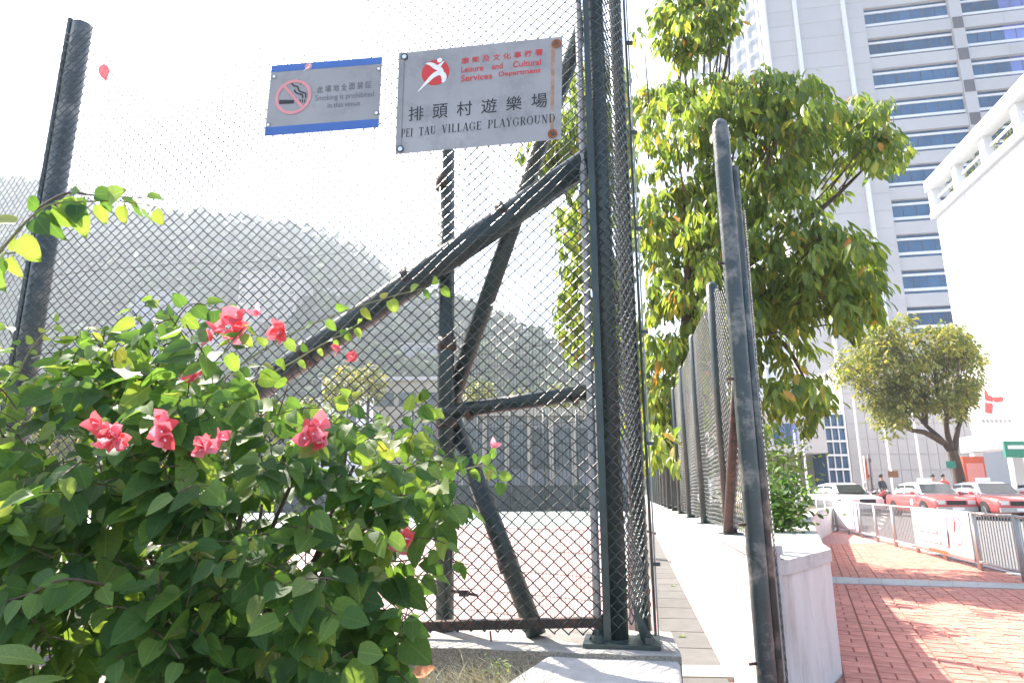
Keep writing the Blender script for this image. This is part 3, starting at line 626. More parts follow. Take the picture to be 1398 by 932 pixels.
# ================= ALLEY FENCE =================
hp = thing('hoop_post', 'tall round topped steel post at the near end of the alley fence, paint flaking off', 'post')
ht = onY(988, 163, 3.5).z
r0 = 0.047; pts = [(H0.x, H0.y, -0.19)]; 
pts = [Vector((H0.x, H0.y, z)) for z in np.linspace(ZA, ht - 0.07, 14)]; rad = [r0] * 14
for k in range(1, 7):
    a = k * math.pi / 12; pts.append(Vector((H0.x, H0.y + 0.03 * (1 - math.cos(a)), ht - 0.07 + 0.07 * math.sin(a)))); rad.append(max(0.004, r0 * math.cos(a)))
keepsmooth(MB().tube(pts, rad, 24).build('pole', MT['oldpost'], hp))
h2 = H0 + Vector((0.066, 0.02, 0)); keepsmooth(MB().tube([(h2.x, h2.y, ZA), (h2.x, h2.y, ht - 0.30)], 0.024, 16).build('side_pole', MT['oldpost'], hp))
for zz in (0.35, 1.0, 1.75, 2.4): keepsmooth(MB().tube([(H0.x - 0.05, H0.y - 0.02, zz), (H0.x - 0.09, H0.y - 0.03, zz)], 0.008, 8).build('fixing_bolt', MT['rustpost'], hp))
# loose rolled netting edge on its right
rl = lambda s: (h2.x + 0.035 + 0.35 * s, h2.y + 0.0 + 0.94 * s)
chain('netting_roll', hp, rl, 0.0, 0.14, lambda s: 0.0, lambda s: ht - 0.55, Vector((0.94, -0.35, 0)), w=0.05, h=0.05, r=0.0028, m=MT['wire_light'], seed=21, warp=0.006)
af = thing('alley_fence', 'row of green posts and netting along the top of the white planter wall', 'fence')
P5 = lambda s: (H0.x + 0.03 + DR.x * s, H0.y + DR.y * s)
d2 = 4.60 / DR.y - 3.5 / DR.y; step = 1.63; ZF = onP(966, 385, H0, DR).z
npost = 18
for i in range(npost):
    s = d2 + step * i; x, y = P5(s); 
    keepsmooth(MB().tube([(x, y, ZP - 0.02), (x, y, ZF - 0.03), (x, y, ZF)], [0.045, 0.045, 0.02], 14).build('post', MT['post'], af))
    if i < 6: MB().box((x, y, ZP + 0.006), 0.13, 0.13, 0.012).build('post_foot', MT['post'], af)
tops = [(0, ht - 0.62), (0.3, ht - 0.7), (0.6, ht - 0.85), (d2, ZF - 0.03), (60, ZF - 0.03)]
chain('netting', af, P5, 0.05, d2 + step * 3, lambda s: ZP + 0.03, lambda s: interp(tops, s), Vector((-DR.y, DR.x, 0)), warp=0.008, seed=31, r=0.0021, m=MT['wire'])
chain('netting', af, P5, d2 + step * 3, d2 + step * (npost - 1), lambda s: ZP + 0.03, lambda s: ZF - 0.03, Vector((-DR.y, DR.x, 0)), w=0.075, h=0.07, warp=0.008, seed=33, r=0.0022, m=MT['wire'], fine=False, sides=3)
a = P5(0.2); b = P5(d2 - 0.03); keepsmooth(MB().tube([(b[0] - 0.02, b[1], ZP + 0.02), (a[0], a[1], 1.9)], 0.035, 12).build('raking_strut', MT['rustpost'], af))
# ================= BOUGAINVILLEA =================
rb_ = random.Random(11)
BT = [(-60, 520), (0, 497), (60, 482), (110, 478), (160, 462), (200, 442), (250, 428), (300, 440), (340, 480), (370, 545), (420, 575), (470, 560), (520, 580), (570, 600), (610, 618), (650, 650), (672, 690)]
bush_poly = BT + [(650, 700), (600, 715), (560, 735), (535, 770), (520, 830), (535, 900), (545, 960), (-60, 960)]
bu = thing('bougainvillea_bush', 'leafy bougainvillea bush with pink bracts growing in front of the netting', 'bush')
lshapes = [leaf_shape(1, 0.78, 'heart', 0.18, 0.28, 5), leaf_shape(1, 0.66, 'heart', 0.3, 0.2, 5), leaf_shape(1, 0.85, 'heart', 0.05, 0.35, 5, 0.06), leaf_shape(1, 0.72, 'heart', 0.4, 0.42, 5, 0.05)]
items = []; young = []; stems = []
root = Vector((-1.05, 2.35, 0.22))
def spray(p, d, n, L, tw, young_f=0.0, sag=0.5, lst=None, thick=0.002, ls=(0.06, 0.115)):
    """a twig with alternate leaves"""
    d = d.normalized(); pts = [p.copy()]; cur = p.copy(); dd = d.copy()
    for i in range(n):
        dd = (dd + Vector((0, 0, -sag / n)) + Vector((rb_.gauss(0, .1), rb_.gauss(0, .1), rb_.gauss(0, .08)))).normalized()
        cur = cur + dd * (L / n); pts.append(cur.copy())
        side = dd.cross(Vector((0, 0, 1))); side = side.normalized() if side.length > 0.01 else Vector((1, 0, 0))
        for sg in ((-1, 1) if rb_.random() < 0.35 else ((-1,) if i % 2 else (1,))):
            t = (side * sg * rb_.uniform(0.5, 1.0) + dd * 0.45 + Vector((0, 0, -rb_.uniform(0.1, 1.1))) + Vector((0, -0.25, 0))).normalized()
            nrm = Vector((rb_.gauss(0, .45), -0.75 + rb_.gauss(0, .45), 0.75 + rb_.gauss(0, .4)))
            s = rb_.uniform(*ls) * (0.65 if i >= n - 2 else 1.0)
            q = frame_mat(cur + t * s * 0.22, t, nrm, s)
            (young if (rb_.random() < young_f or (i == n - 1 and rb_.random() < 0.6)) else (items if lst is None else lst)).append(q)
    tw.append((pts, thick)); return pts
tries = 0; cnt = 0
while cnt < 640 and tries < 9000:
    tries += 1
    px = rb_.uniform(-60, 680); py = rb_.uniform(425, 950)
    if not inside(bush_poly, px, py): continue
    topd = py - interp(BT, px)
    edge = min(topd, 200) / 200
    # denser core, thinner upper fringe
    if rb_.random() > 0.5 + edge * 0.6: continue
    Y = 1.95 + rb_.random() ** 1.3 * (1.0 - 0.1) - 0.25 * edge * rb_.random()
    if px > 470: Y = max(Y, 2.1)
    p = onY(px, py, Y)
    if p.z < 0.27: p.z = 0.27 + rb_.random() * 0.1
    fpl = (p - C0).dot(NF)
    if fpl > -0.08: continue
    out = Vector((rb_.gauss(0, 0.7), -0.55 + rb_.gauss(0, .5), 0.5 + rb_.gauss(0, .5)))
    spray(p, out, rb_.randint(3, 6), rb_.uniform(0.08, 0.2), stems, 0.05 + 0.35 * max(0, 1 - topd / 90), ls=(0.06, 0.115) if edge > 0.3 else (0.05, 0.09)); cnt += 1
# long arching shoots that stand out from the mass: (pixel, depth) points
def shoot(ctrl, leaf_n, ls, yf, thick=0.004, sag=0.4, sub=None):
    P = [onY(x, y, Y) for x, y, Y in ctrl]; pts = []
    for i in range(len(P) - 1):
        for k in range(4):
            t = k / 4; a = P[max(i - 1, 0)]; b = P[i]; c = P[i + 1]; d = P[min(i + 2, len(P) - 1)]
            pts.append(0.5 * ((2 * b) + (c - a) * t + (2 * a - 5 * b + 4 * c - d) * t * t + (3 * b - a - 3 * c + d) * t ** 3))
    pts.append(P[-1]); n = len(pts)
    mb = MB().tube(pts, [thick * (1 - 0.65 * i / n) for i in range(n)], 6); o = mb.build('shoot', MT['twig'] if yf < 0.5 else MT['twiggreen'], bu)
    for i in range(leaf_n):
        t = (i + 0.7 + rb_.uniform(-.3, .3)) / leaf_n; k = min(int(t * (n - 1)), n - 2); c = pts[k].lerp(pts[k + 1], t * (n - 1) - k); dd = (pts[k + 1] - pts[k]).normalized()
        sg = 1 if i % 2 else -1
        side = Vector((-dd.z, -0.3, dd.x)) * sg
        td = (side * 0.7 + dd * 0.45 + Vector((0, -0.15, -sag)) + Vector((rb_.gauss(0, .25), rb_.gauss(0, .25), rb_.gauss(0, .2)))).normalized()
        nrm = Vector((rb_.gauss(0, .4), -1 + rb_.gauss(0, .3), 0.4 + rb_.gauss(0, .35)))
        s = rb_.uniform(*ls) * (1 - 0.35 * t)
        (young if rb_.random() < yf else items).append(frame_mat(c + td * s * 0.2, td, nrm, s))
shoot([(250, 560, 2.5), (340, 490, 2.55), (420, 445, 2.6), (500, 415, 2.65), (560, 398, 2.7), (606, 388, 2.7)], 15, (0.05, 0.085), 0.85, sag=0.7)
shoot([(300, 540, 2.4), (380, 505, 2.45), (440, 470, 2.5), (470, 455, 2.5), (492, 440, 2.5)], 14, (0.04, 0.07), 0.8, sag=0.7)
shoot([(200, 560, 2.2), (215, 500, 2.2), (235, 450, 2.2), (262, 415, 2.2), (310, 425, 2.2)], 14, (0.07, 0.11), 0.25)
shoot([(140, 570, 2.3), (190, 540, 2.3), (210, 480, 2.3), (250, 440, 2.3)], 12, (0.07, 0.1), 0.2)
shoot([(-60, 440, 1.6), (-20, 370, 1.6), (20, 320, 1.6), (50, 290, 1.6), (75, 278, 1.62), (120, 275, 1.65), (165, 275, 1.65), (212, 282, 1.7)], 17, (0.06, 0.115), 0.55, sag=0.9)
shoot([(-50, 400, 1.7), (-10, 350, 1.7), (20, 345, 1.7), (45, 330, 1.7)], 8, (0.05, 0.08), 0.6, sag=0.9)
shoot([(50, 286, 1.6), (90, 264, 1.65), (140, 268, 1.65), (200, 270, 1.7)], 10, (0.05, 0.09), 0.3, sag=0.9)
shoot([(400, 640, 2.4), (480, 605, 2.45), (560, 610, 2.5), (620, 640, 2.5), (672, 628, 2.55)], 18, (0.06, 0.1), 0.4)
shoot([(560, 620, 2.5), (610, 645, 2.5), (660, 635, 2.5), (684, 655, 2.5)], 9, (0.05, 0.085), 0.5)
shoot([(440, 620, 2.3), (500, 600, 2.35), (560, 560, 2.35), (580, 548, 2.35)], 12, (0.06, 0.1), 0.5)
shoot([(400, 600, 2.2), (440, 590, 2.2), (475, 555, 2.2), (480, 540, 2.2)], 10, (0.05, 0.08), 0.7)
shoot([(480, 740, 2.2), (530, 765, 2.2), (580, 762, 2.25), (640, 770, 2.25)], 9, (0.06, 0.085), 0.2, sag=0.9)
shoot([(500, 690, 2.2), (530, 720, 2.2), (560, 735, 2.2)], 6, (0.05, 0.08), 0.3)
shoot([(20, 520, 2.5), (40, 480, 2.5), (60, 455, 2.5), (80, 440, 2.5)], 8, (0.03, 0.05), 1.0)
shoot([(100, 520, 2.4), (120, 480, 2.4), (150, 455, 2.4), (175, 460, 2.4)], 10, (0.04, 0.07), 0.7)
shoot([(540, 940, 2.6), (552, 850, 2.6), (560, 820, 2.6)], 5, (0.05, 0.07), 0.6)
shoot([(150, 800, 1.7), (90, 790, 1.6), (40, 810, 1.6), (5, 820, 1.6)], 10, (0.06, 0.085), 0.25)
shoot([(280, 780, 1.8), (250, 740, 1.7), (290, 760, 1.7), (310, 770, 1.7)], 8, (0.06, 0.085), 0.5)
# bud scale: trunk and limbs
for k in range(9):
    e = onY(rb_.uniform(60, 560), rb_.uniform(560, 700), rb_.uniform(2.2, 2.6)); mid = root.lerp(e, 0.5) + Vector((rb_.gauss(0, .12), rb_.gauss(0, .1), 0.1))
    r_ = root + Vector((rb_.uniform(-.25, .9), rb_.gauss(0, .12), 0.0)); r_.z = 0.2
    pts = [r_.lerp(mid, t) * (1 - t) + mid.lerp(e, t) * t for t in np.linspace(0, 1, 9)]
    keepsmooth(MB().tube(pts, [0.012 * (1 - 0.6 * i / 9) for i in range(9)], 8).build('branch', MT['twig'], bu))
tb = MB()
for pts, th in stems: tb.tube(pts, th, 4, False)
stuff(tb.build('twigs', MT['twig'], bu))
scatter(bu, items, lshapes, MT['leaf'], 215, 'leaf', 'leaf_mass')
scatter(bu, young, lshapes, MT['leafyoung'], 85, 'leaf', 'young_leaf_mass')
print('bush leaves', len(items), len(young))
# flowers: three papery bracts each
bshape = [leaf_shape(1, 0.85, 'heart', -0.15, 0.45, 5, 0.12), leaf_shape(1, 0.75, 'heart', -0.3, 0.5, 5, 0.15)]
bdata = [leaf_data('bract', s, MT['bract']) for s in bshape]
def flower(p, s, par=bu):
    ax = Vector((rb_.gauss(0, .5), -0.7 + rb_.gauss(0, .3), 0.2 + rb_.gauss(0, .5))).normalized(); a = ax.orthogonal().normalized(); b = ax.cross(a); a0 = rb_.random() * 6
    f = MB().tube([p - ax * s * 0.15, p + ax * s * 0.5], [s * 0.04, s * 0.06], 6).build('flower', MT['signwhite'], par)
    for k in range(3):
        th = a0 + k * 2.1; o = a * math.cos(th) + b * math.sin(th)
        m_ = frame_mat(p, (o * 0.8 + ax * 0.6), ax - o * 0.3, s); q = bpy.data.objects.new('bract', bdata[k % 2]); COL.objects.link(q); q.parent = f; q.matrix_local = m_
clusters = [(316, 436, 1.95, 24, 8), (349, 428, 1.95, 4, 1), (384, 447, 2.05, 9, 4), (156, 590, 1.62, 24, 9), (222, 586, 1.62, 16, 7), (280, 612, 1.65, 12, 6), (437, 592, 1.8, 20, 10), (558, 738, 1.95, 6, 3), (672, 608, 2.4, 2, 1), (486, 488, 2.4, 3, 1), (464, 473, 2.4, 2, 1), (262, 520, 2.0, 14, 2)]
for x, y, Y, sp_, n in clusters:
    for k in range(n):
        flower(onY(x + rb_.gauss(0, sp_ * 0.5), y + rb_.gauss(0, sp_ * 0.5), Y + rb_.uniform(-.04, .04)), rb_.uniform(0.036, 0.054) * Y / 1.9 * (0.8 if n < 2 else 1))
# a single bract caught in the netting
o = bpy.data.objects.new('fallen_bract', leaf_data('fallen_bract', leaf_shape(1, 0.42, 'long', -0.1, 0.9, 5, 0.2), MT['bract'])); COL.objects.link(o)
pp = F(142, 88, -0.02); o.matrix_local = frame_mat(pp, (F(146, 120, -0.03) - pp), -NF + Vector((0.5, 0, 0)), (F(142, 116) - F(140, 88)).length)
tag(o, 'single pink bract caught high in the netting near the left post', 'petal')
# a striped leaf low in the left corner
for k, (a, b_, w_) in enumerate([((60, 905, 1.5), (-30, 880, 1.45), 0.5), ((90, 925, 1.5), (0, 935, 1.4), 0.4)]):
    pa, pb2 = onY(*a), onY(*b_)
    o = bpy.data.objects.new('ground_leaf', leaf_data('ground_leaf', leaf_shape(1, w_, 'long', 0.2, 0.3, 6), MT['leafyoung'])); COL.objects.link(o)
    o.matrix_local = frame_mat(pa, pb2 - pa, Vector((0, -0.5, 1)), (pb2 - pa).length); 
    tag(o, ['broad yellow green blade leaf at the bottom left corner, upper one', 'broad yellow green blade leaf at the bottom left corner, lower one'][k], 'leaf')
# dry grass tufts at the kerb and weeds
gv = []; gt = []; gr = random.Random(5); var = []
for i in range(1000):
    px = gr.uniform(430, 735); Yb = gr.uniform(2.75, 3.18); p = onZ(px, 935, 0.26); x = (px - 699) / 925 * Yb; p = Vector((x, Yb, 0.29)); h = gr.uniform(0.08, 0.24); dx = gr.gauss(0, .09); dy = gr.gauss(0, .06); wd = gr.uniform(0.002, 0.0055)
    pr = []
    for k in range(4):
        t = k / 3; pr.append((p.x + dx * t * t * 1.4, p.y + dy * t * t, p.z + h * t * (1.15 - 0.35 * t))) 
    n0 = len(gv)
    for k, q in enumerate(pr): ww = wd * (1 - k / 3.2); gv += [(q[0] - ww, q[1], q[2]), (q[0] + ww, q[1] + 0.001, q[2])]
    for k in range(3): a = n0 + 2 * k; gt += [(a, a + 1, a + 3, a + 2)]
g = mesh('dry_grass', gv, gt, MT['drylight']); stuff(g); tag(g, 'dry straw coloured grass at the foot of the dark kerb', 'grass')
wd_ = thing('weed', 'small bright green weed at the foot of the dark kerb beside the dry grass', 'weed')
its = []
for i in range(34):
    p = onY(gr.gauss(682, 14), gr.gauss(912, 10), 3.05); t = Vector((gr.gauss(0, 1), gr.gauss(-.3, .6), gr.gauss(0.5, .5))); its.append(frame_mat(p, t, Vector((0, -0.5, 1)), gr.uniform(0.02, 0.04)))
scatter(wd_, its, [leaf_shape(1, 0.3, 'long', 0.2, 0.2, 3)], MT['leafyoung'], 60)
MB().tube([onY(682, 935, 3.05), onY(682, 905, 3.05)], 0.003, 6).build('stem', MT['twiggreen'], wd_)
o = bpy.data.objects.new('dead_leaf', leaf_data('dead_leaf', leaf_shape(1, 0.7, 'heart', -0.4, 0.5, 6, 0.25), mat('orange_dead_leaf', (0.5, 0.2, 0.09), 0.8, 0, 0.3, 30))); COL.objects.link(o)
pp = onY(565, 922, 2.95); o.matrix_local = frame_mat(pp, Vector((1, 0.1, 0.05)), Vector((0, -0.6, 1)), 0.09); tag(o, 'curled orange dead leaf lying in the dry grass', 'leaf')
# litter specks: small weeds in alley
for k, (x, y) in enumerate(((931, 869), (966, 852))):
    wq = thing('weed', ['tiny green weed growing beside the alley drain covers, nearer one', 'tiny green weed growing beside the alley drain covers, farther one'][k], 'weed'); p = onZ(x, y, ZA + 0.02)
    if k: p = onZ(918, 800, ZA + 0.02)
    scatter(wq, [frame_mat(p, Vector((gr.gauss(0, 1), gr.gauss(0, 1), 0.6)), Vector((0, 0, 1)), gr.uniform(0.03, 0.05)) for _ in range(12)], [leaf_shape(1, 0.35, 'long', 0.2, 0.2, 3)], MT['leafyoung'], 20)
# ================= SIGNS =================
class Plate:
    """flat plate fixed to the netting; local u,v in 0..1 map to its face"""
    def __init__(s, quad, off=-0.02):
        s.q = [F(x, y, off) for x, y in quad]      # TL TR BR BL
        s.W = (s.q[1] - s.q[0]).length; s.H = (s.q[3] - s.q[0]).length
        s.n = (s.q[2] - s.q[3]).cross(s.q[0] - s.q[3]).normalized()
        if s.n.y > 0: s.n = -s.n
    def at(s, u, v, d=0.0):
        p = (s.q[0] * (1 - u) + s.q[1] * u) * v + (s.q[3] * (1 - u) + s.q[2] * u) * (1 - v); return p + s.n * d
    def slab(s, u0, v0, u1, v1, d0, d1, m, name, par):
        c = [(u0, v0), (u1, v0), (u1, v1), (u0, v1)]; V = [s.at(u, v, d0) for u, v in c] + [s.at(u, v, d1) for u, v in c]
        return mesh(name, V, [(3, 2, 1, 0), (4, 5, 6, 7), (0, 1, 5, 4), (1, 2, 6, 5), (2, 3, 7, 6), (3, 0, 4, 7)], m, par)
    def flat(s, polys, d, m, name, par):
        V = []; Fc = []
        for pl_ in polys:
            n = len(V); V += [s.at(u, v, d) for u, v in pl_]; Fc.append(tuple(range(n, n + len(pl_))))
        return mesh(name, V, Fc, m, par)
    def text(s, body, u0, v0, u1, v1, d, m, name, par, offset=0.0):
        cu = bpy.data.curves.new('t', 'FONT'); cu.body = body; cu.size = 1; cu.resolution_u = 4; cu.offset = offset
        ob = bpy.data.objects.new('t', cu); COL.objects.link(ob); dg = bpy.context.evaluated_depsgraph_get(); me = bpy.data.meshes.new_from_object(ob.evaluated_get(dg)); bpy.data.objects.remove(ob)
        vs = [v.co.copy() for v in me.vertices]; fs = [tuple(p.vertices) for p in me.polygons]; bpy.data.meshes.remove(me)
        x0 = min(v.x for v in vs); x1 = max(v.x for v in vs); y0 = min(v.y for v in vs); y1 = max(v.y for v in vs)
        V = [s.at(u0 + (u1 - u0) * (v.x - x0) / (x1 - x0), v0 + (v1 - v0) * (v.y - y0) / (y1 - y0), d) for v in vs]
        return mesh(name, V, fs, m, par)
def arc(cx, cy, r, a0, a1, n, w0, w1=None, asp=1.0, wmid=None):
    """ribbon polygons along an arc; widths taper"""
    w1 = w0 if w1 is None else w1; out = []
    def pt(t, sg):
        a = a0 + (a1 - a0) * t; w_ = w0 + (w1 - w0) * t
        if wmid is not None: w_ = w0 + (wmid - w0) * math.sin(math.pi * t) if w0 == w1 else w_
        rr_ = r + sg * w_ / 2; return (cx + math.cos(a) * rr_ / asp, cy + math.sin(a) * rr_)
    for i in range(n):
        out.append([pt(i / n, -1), pt((i + 1) / n, -1), pt((i + 1) / n, 1), pt(i / n, 1)])
    return out
def ribbon(pts, ws, asp=1.0):
    """ribbon through points with widths (v units); asp = W/H"""
    out = []; n = len(pts); L_ = []; R_ = []
    for i, p in enumerate(pts):
        a = pts[max(i - 1, 0)]; b = pts[min(i + 1, n - 1)]; dx, dy = (b[0] - a[0]) * asp, b[1] - a[1]; l = math.hypot(dx, dy) or 1; nx_, ny_ = -dy / l, dx / l; w_ = ws[i] / 2
        L_.append((p[0] + nx_ * w_ / asp, p[1] + ny_ * w_)); R_.append((p[0] - nx_ * w_ / asp, p[1] - ny_ * w_))
    return [[L_[i], L_[i + 1], R_[i + 1], R_[i]] for i in range(n - 1)]
def disc(cx, cy, r, asp=1.0, n=32): return [(cx + math.cos(2 * math.pi * k / n) * r / asp, cy + math.sin(2 * math.pi * k / n) * r) for k in range(n)]
def spline(pts, k=5):
    out = []
    for i in range(len(pts) - 1):
        a = pts[max(i - 1, 0)]; b = pts[i]; c = pts[i + 1]; d = pts[min(i + 2, len(pts) - 1)]
        for j in range(k):
            t = j / k; out.append(tuple(0.5 * (2 * b[q] + (c[q] - a[q]) * t + (2 * a[q] - 5 * b[q] + 4 * c[q] - d[q]) * t * t + (3 * b[q] - a[q] - 3 * c[q] + d[q]) * t ** 3) for q in range(len(b))))
    out.append(tuple(pts[-1])); return out
# ---- serif capitals: strokes in a unit-height box ----
TH, TN, SF = 0.15, 0.05, 0.035
def serif(x, y, w=0.34): return [(x - w / 2, y), (x + w / 2, y), (x + w / 2, y + SF), (x - w / 2, y + SF)]
def stem(x, th=TH, y0=0, y1=1): return [(x - th / 2, y0), (x + th / 2, y0), (x + th / 2, y1), (x - th / 2, y1)]
def hbar(x0, x1, y, th=TN): return [(x0, y), (x1, y), (x1, y + th), (x0, y + th)]
def diag(x0, y0, x1, y1, th): return [(x0 - th / 2, y0), (x0 + th / 2, y0), (x1 + th / 2, y1), (x1 - th / 2, y1)]
def bowl(cx, cy, rx, ry, a0, a1, n=14, thk=TH, thn=TN):
    out = []
    def pt(a, inner):
        w_ = thn + (thk - thn) * abs(math.cos(a)) ** 1.5
        return (cx + math.cos(a) * (rx - (w_ if inner else 0)), cy + math.sin(a) * (ry - (thn if inner else 0)))
    for i in range(n):
        a, b = a0 + (a1 - a0) * i / n, a0 + (a1 - a0) * (i + 1) / n; out.append([pt(a, 1), pt(b, 1), pt(b, 0), pt(a, 0)])
    return out
h = math.pi / 2
GL = {
 'P': (0.66, [stem(.2), serif(.2, 0), serif(.17, 1 - SF, .28), hbar(.2, .4, 1 - TN), hbar(.2, .4, .46)] + bowl(.38, .73, .27, .27, -h, h)),
 'E': (0.68, [stem(.2), serif(.19, 0, .28), serif(.19, 1 - SF, .28), hbar(.2, .6, 1 - TN), hbar(.2, .5, .5), hbar(.2, .62, 0), [(.56, .78), (.61, .78), (.61, 1), (.57, 1)], [(.58, 0), (.64, 0), (.66, .24), (.62, .24)], [(.47, .38), (.5, .38), (.5, .66), (.47, .66)]]),
 'I': (0.40, [stem(.2), serif(.2, 0), serif(.2, 1 - SF)]),
 'T': (0.70, [stem(.35), serif(.35, 0), hbar(.04, .66, 1 - TN), [(.04, .76), (.07, .76), (.1, 1), (.04, 1)], [(.63, .76), (.66, .76), (.66, 1), (.6, 1)]]),
 'A': (0.80, [diag(.12, 0, .39, 1, TN), diag(.66, 0, .42, 1, TH), hbar(.22, .56, .33), serif(.12, 0, .24), serif(.66, 0, .28)]),
 'U': (0.82, [stem(.2, TH, .28, 1), stem(.64, TN, .28, 1), serif(.2, 1 - SF, .3), serif(.64, 1 - SF, .24)] + bowl(.395, .29, .27, .29, math.pi, 2 * math.pi)),
 'V': (0.76, [diag(.4, 0, .16, 1, TH), diag(.4, 0, .64, 1, TN), serif(.15, 1 - SF, .28), serif(.64, 1 - SF, .24)]),
 'L': (0.66, [stem(.2), serif(.19, 0, .28), serif(.2, 1 - SF), hbar(.2, .6, 0), [(.56, 0), (.61, 0), (.64, .26), (.6, .26)]]),
 'G': (0.84, bowl(.42, .5, .38, .5, h * .35, 2 * math.pi - h * .75, 22) + [stem(.68, TH * .9, .1, .42), serif(.66, .42, .3), [(.7, .7), (.74, .7), (.74, .95), (.71, .95)]]),
 'Y': (0.76, [stem(.38, TH, 0, .5), diag(.38, .48, .14, 1, TH), diag(.38, .48, .62, 1, TN), serif(.38, 0), serif(.14, 1 - SF, .26), serif(.62, 1 - SF, .22)]),
 'R': (0.76, [stem(.2), serif(.19, 0, .3), serif(.17, 1 - SF, .28), hbar(.2, .4, 1 - TN), hbar(.2, .4, .48), diag(.66, 0, .4, .5, TH), serif(.68, 0, .16)] + bowl(.37, .745, .25, .255, -h, h)),
 'O': (0.86, bowl(.43, .5, .39, .5, 0, 2 * math.pi, 28)),
 'N': (0.84, [stem(.2, TN), stem(.66, TN), diag(.64, 0, .18, 1, TH), serif(.2, 0, .22), serif(.14, 1 - SF, .24), serif(.66, 1 - SF, .24)]),
 'D': (0.82, [stem(.2), serif(.15, 0, .2), serif(.15, 1 - SF, .2), hbar(.2, .38, 1 - TN), hbar(.2, .38, 0)] + bowl(.37, .5, .38, .5, -h, h, 18)),
 ' ': (0.42, [])}
def serif_text(P, body, u0, v0, u1, v1, d, m, name, par):
    tot = sum(GL[c_][0] + 0.05 for c_ in body); x = 0; parts = []
    for c_ in body:
        wd, pol = GL[c_]
        if pol:
            pp_ = [[(u0 + (u1 - u0) * (x + a) / tot, v0 + (v1 - v0) * b) for a, b in q] for q in pol]
            parts.append(P.flat(pp_, d, m, name, par))
        x += wd + 0.05
    for i, o in enumerate(parts):       # every overlapping stroke on its own tiny step
        me = o.data
        for k, p in enumerate(me.polygons):
            for vi in p.vertices: me.vertices[vi].co += P.n * (0.00012 * (k % 9))
    return parts
# big sign
S1 = Plate([(545, 73), (768, 50), (766, 190), (540, 211)])
sg = thing('playground_sign', 'larger grey metal sign with red round logo and black Chinese and English lettering', 'sign')
plate = S1.slab(0, 0, 1, 1, -0.002, 0.001, MT['steel'], 'plate', sg)
# folded side returns and rust streak
S1.slab(0.0, 0.0, 0.035, 1, 0.0011, 0.006, MT['steel'], 'folded_edge', sg)
A1_ = S1.W / S1.H
S1.flat([[(.937, .02), (.955, .03), (.958, .93), (.935, .95)]], 0.0016, mat('rust_streak', (0.33, 0.2, 0.12), 0.8, 0, 0.3, 30, stain=(0.45, 0.43, 0.41), stain_amt=0.9, stain_scale=12), 'rust_streak', sg)
for (u, v) in ((.035, .955), (.03, .045), (.965, .93), (.95, .055)):
    bo = S1.flat([disc(u, v, .022, A1_, 14)], 0.0072, MT['bolt'] if u < .5 else MT['rustpost'], 'bolt', sg)
    S1.flat([[(a, b) for a, b in disc(u, v, .034 if u < .5 else .042, A1_, 14)]], 0.0066, MT['ink'] if u < .5 else MT['rust'], 'washer', sg)
cx, cy, rr_ = .235, .765, .128
S1.flat([disc(cx, cy, rr_, A1_, 40)], 0.0024, MT['signred'], 'logo_disc', sg)
body = spline([(.175, .862), (.20, .855), (.222, .835), (.243, .812), (.262, .83), (.285, .868)], 5)
fig = []
n_ = len(body); fig += ribbon(body, [0.008 + 0.036 * math.sin(math.pi * i / (n_ - 1)) for i in range(n_)], A1_)
leg = spline([(.128, .588), (.155, .628), (.19, .685), (.225, .735), (.262, .755), (.285, .73), (.29, .69), (.283, .655)], 5); n_ = len(leg)
fig += ribbon(leg, [0.006 + 0.042 * min(1, 2.2 * i / n_) * (1 if i < n_ * .8 else (n_ - i) / (n_ * .2) * .7 + .3) for i in range(n_)], A1_)
torso = spline([(.243, .812), (.262, .79), (.275, .762)], 4); fig += ribbon(torso, [.045] * len(torso), A1_)
lo = S1.flat(fig, 0.0032, MT['signwhite'], 'logo_figure', sg)
for k, p in enumerate(lo.data.polygons):
    for vi in p.vertices: lo.data.vertices[vi].co += S1.n * (0.0001 * (k % 11))
S1.flat([disc(.26, .882, .024, A1_, 18)], 0.0046, MT['signwhite'], 'logo_head', sg)
for i, ch in enumerate('康樂及文化事務署'): S1.text(ch, .395 + i * .0635, .822 + i * .001, .395 + i * .0635 + .047, .885 + i * .001, 0.0024, MT['signred'], 'lettering', sg, 0.012)
for wd, a, b in (('Leisure', .395, .53), ('and', .582, .648), ('Cultural', .71, .875)): S1.text(wd, a, .735, b, .795, 0.0024, MT['signred'], 'lettering', sg, 0.016)
for wd, a, b in (('Services', .395, .585), ('Department', .625, .875)): S1.text(wd, a, .645, b, .708, 0.0024, MT['signred'], 'lettering', sg, 0.016)
for i, ch in enumerate('排頭村遊樂場'):
    u = .075 + i * .1495; S1.text(ch, u, .305 + .002 * i, u + .094, .445 + .002 * i, 0.0024, MT['ink'], 'lettering', sg, 0.004)
serif_text(S1, 'PEI', .03, .155, .108, .236, 0.0024, MT['ink'], 'lettering', sg); serif_text(S1, 'TAU', .142, .157, .252, .236, 0.0024, MT['ink'], 'lettering', sg)
serif_text(S1, 'VILLAGE', .284, .159, .530, .238, 0.0024, MT['ink'], 'lettering', sg)
serif_text(S1, 'PLAYGROUND', .564, .163, .968, .243, 0.0024, MT['ink'], 'lettering', sg)
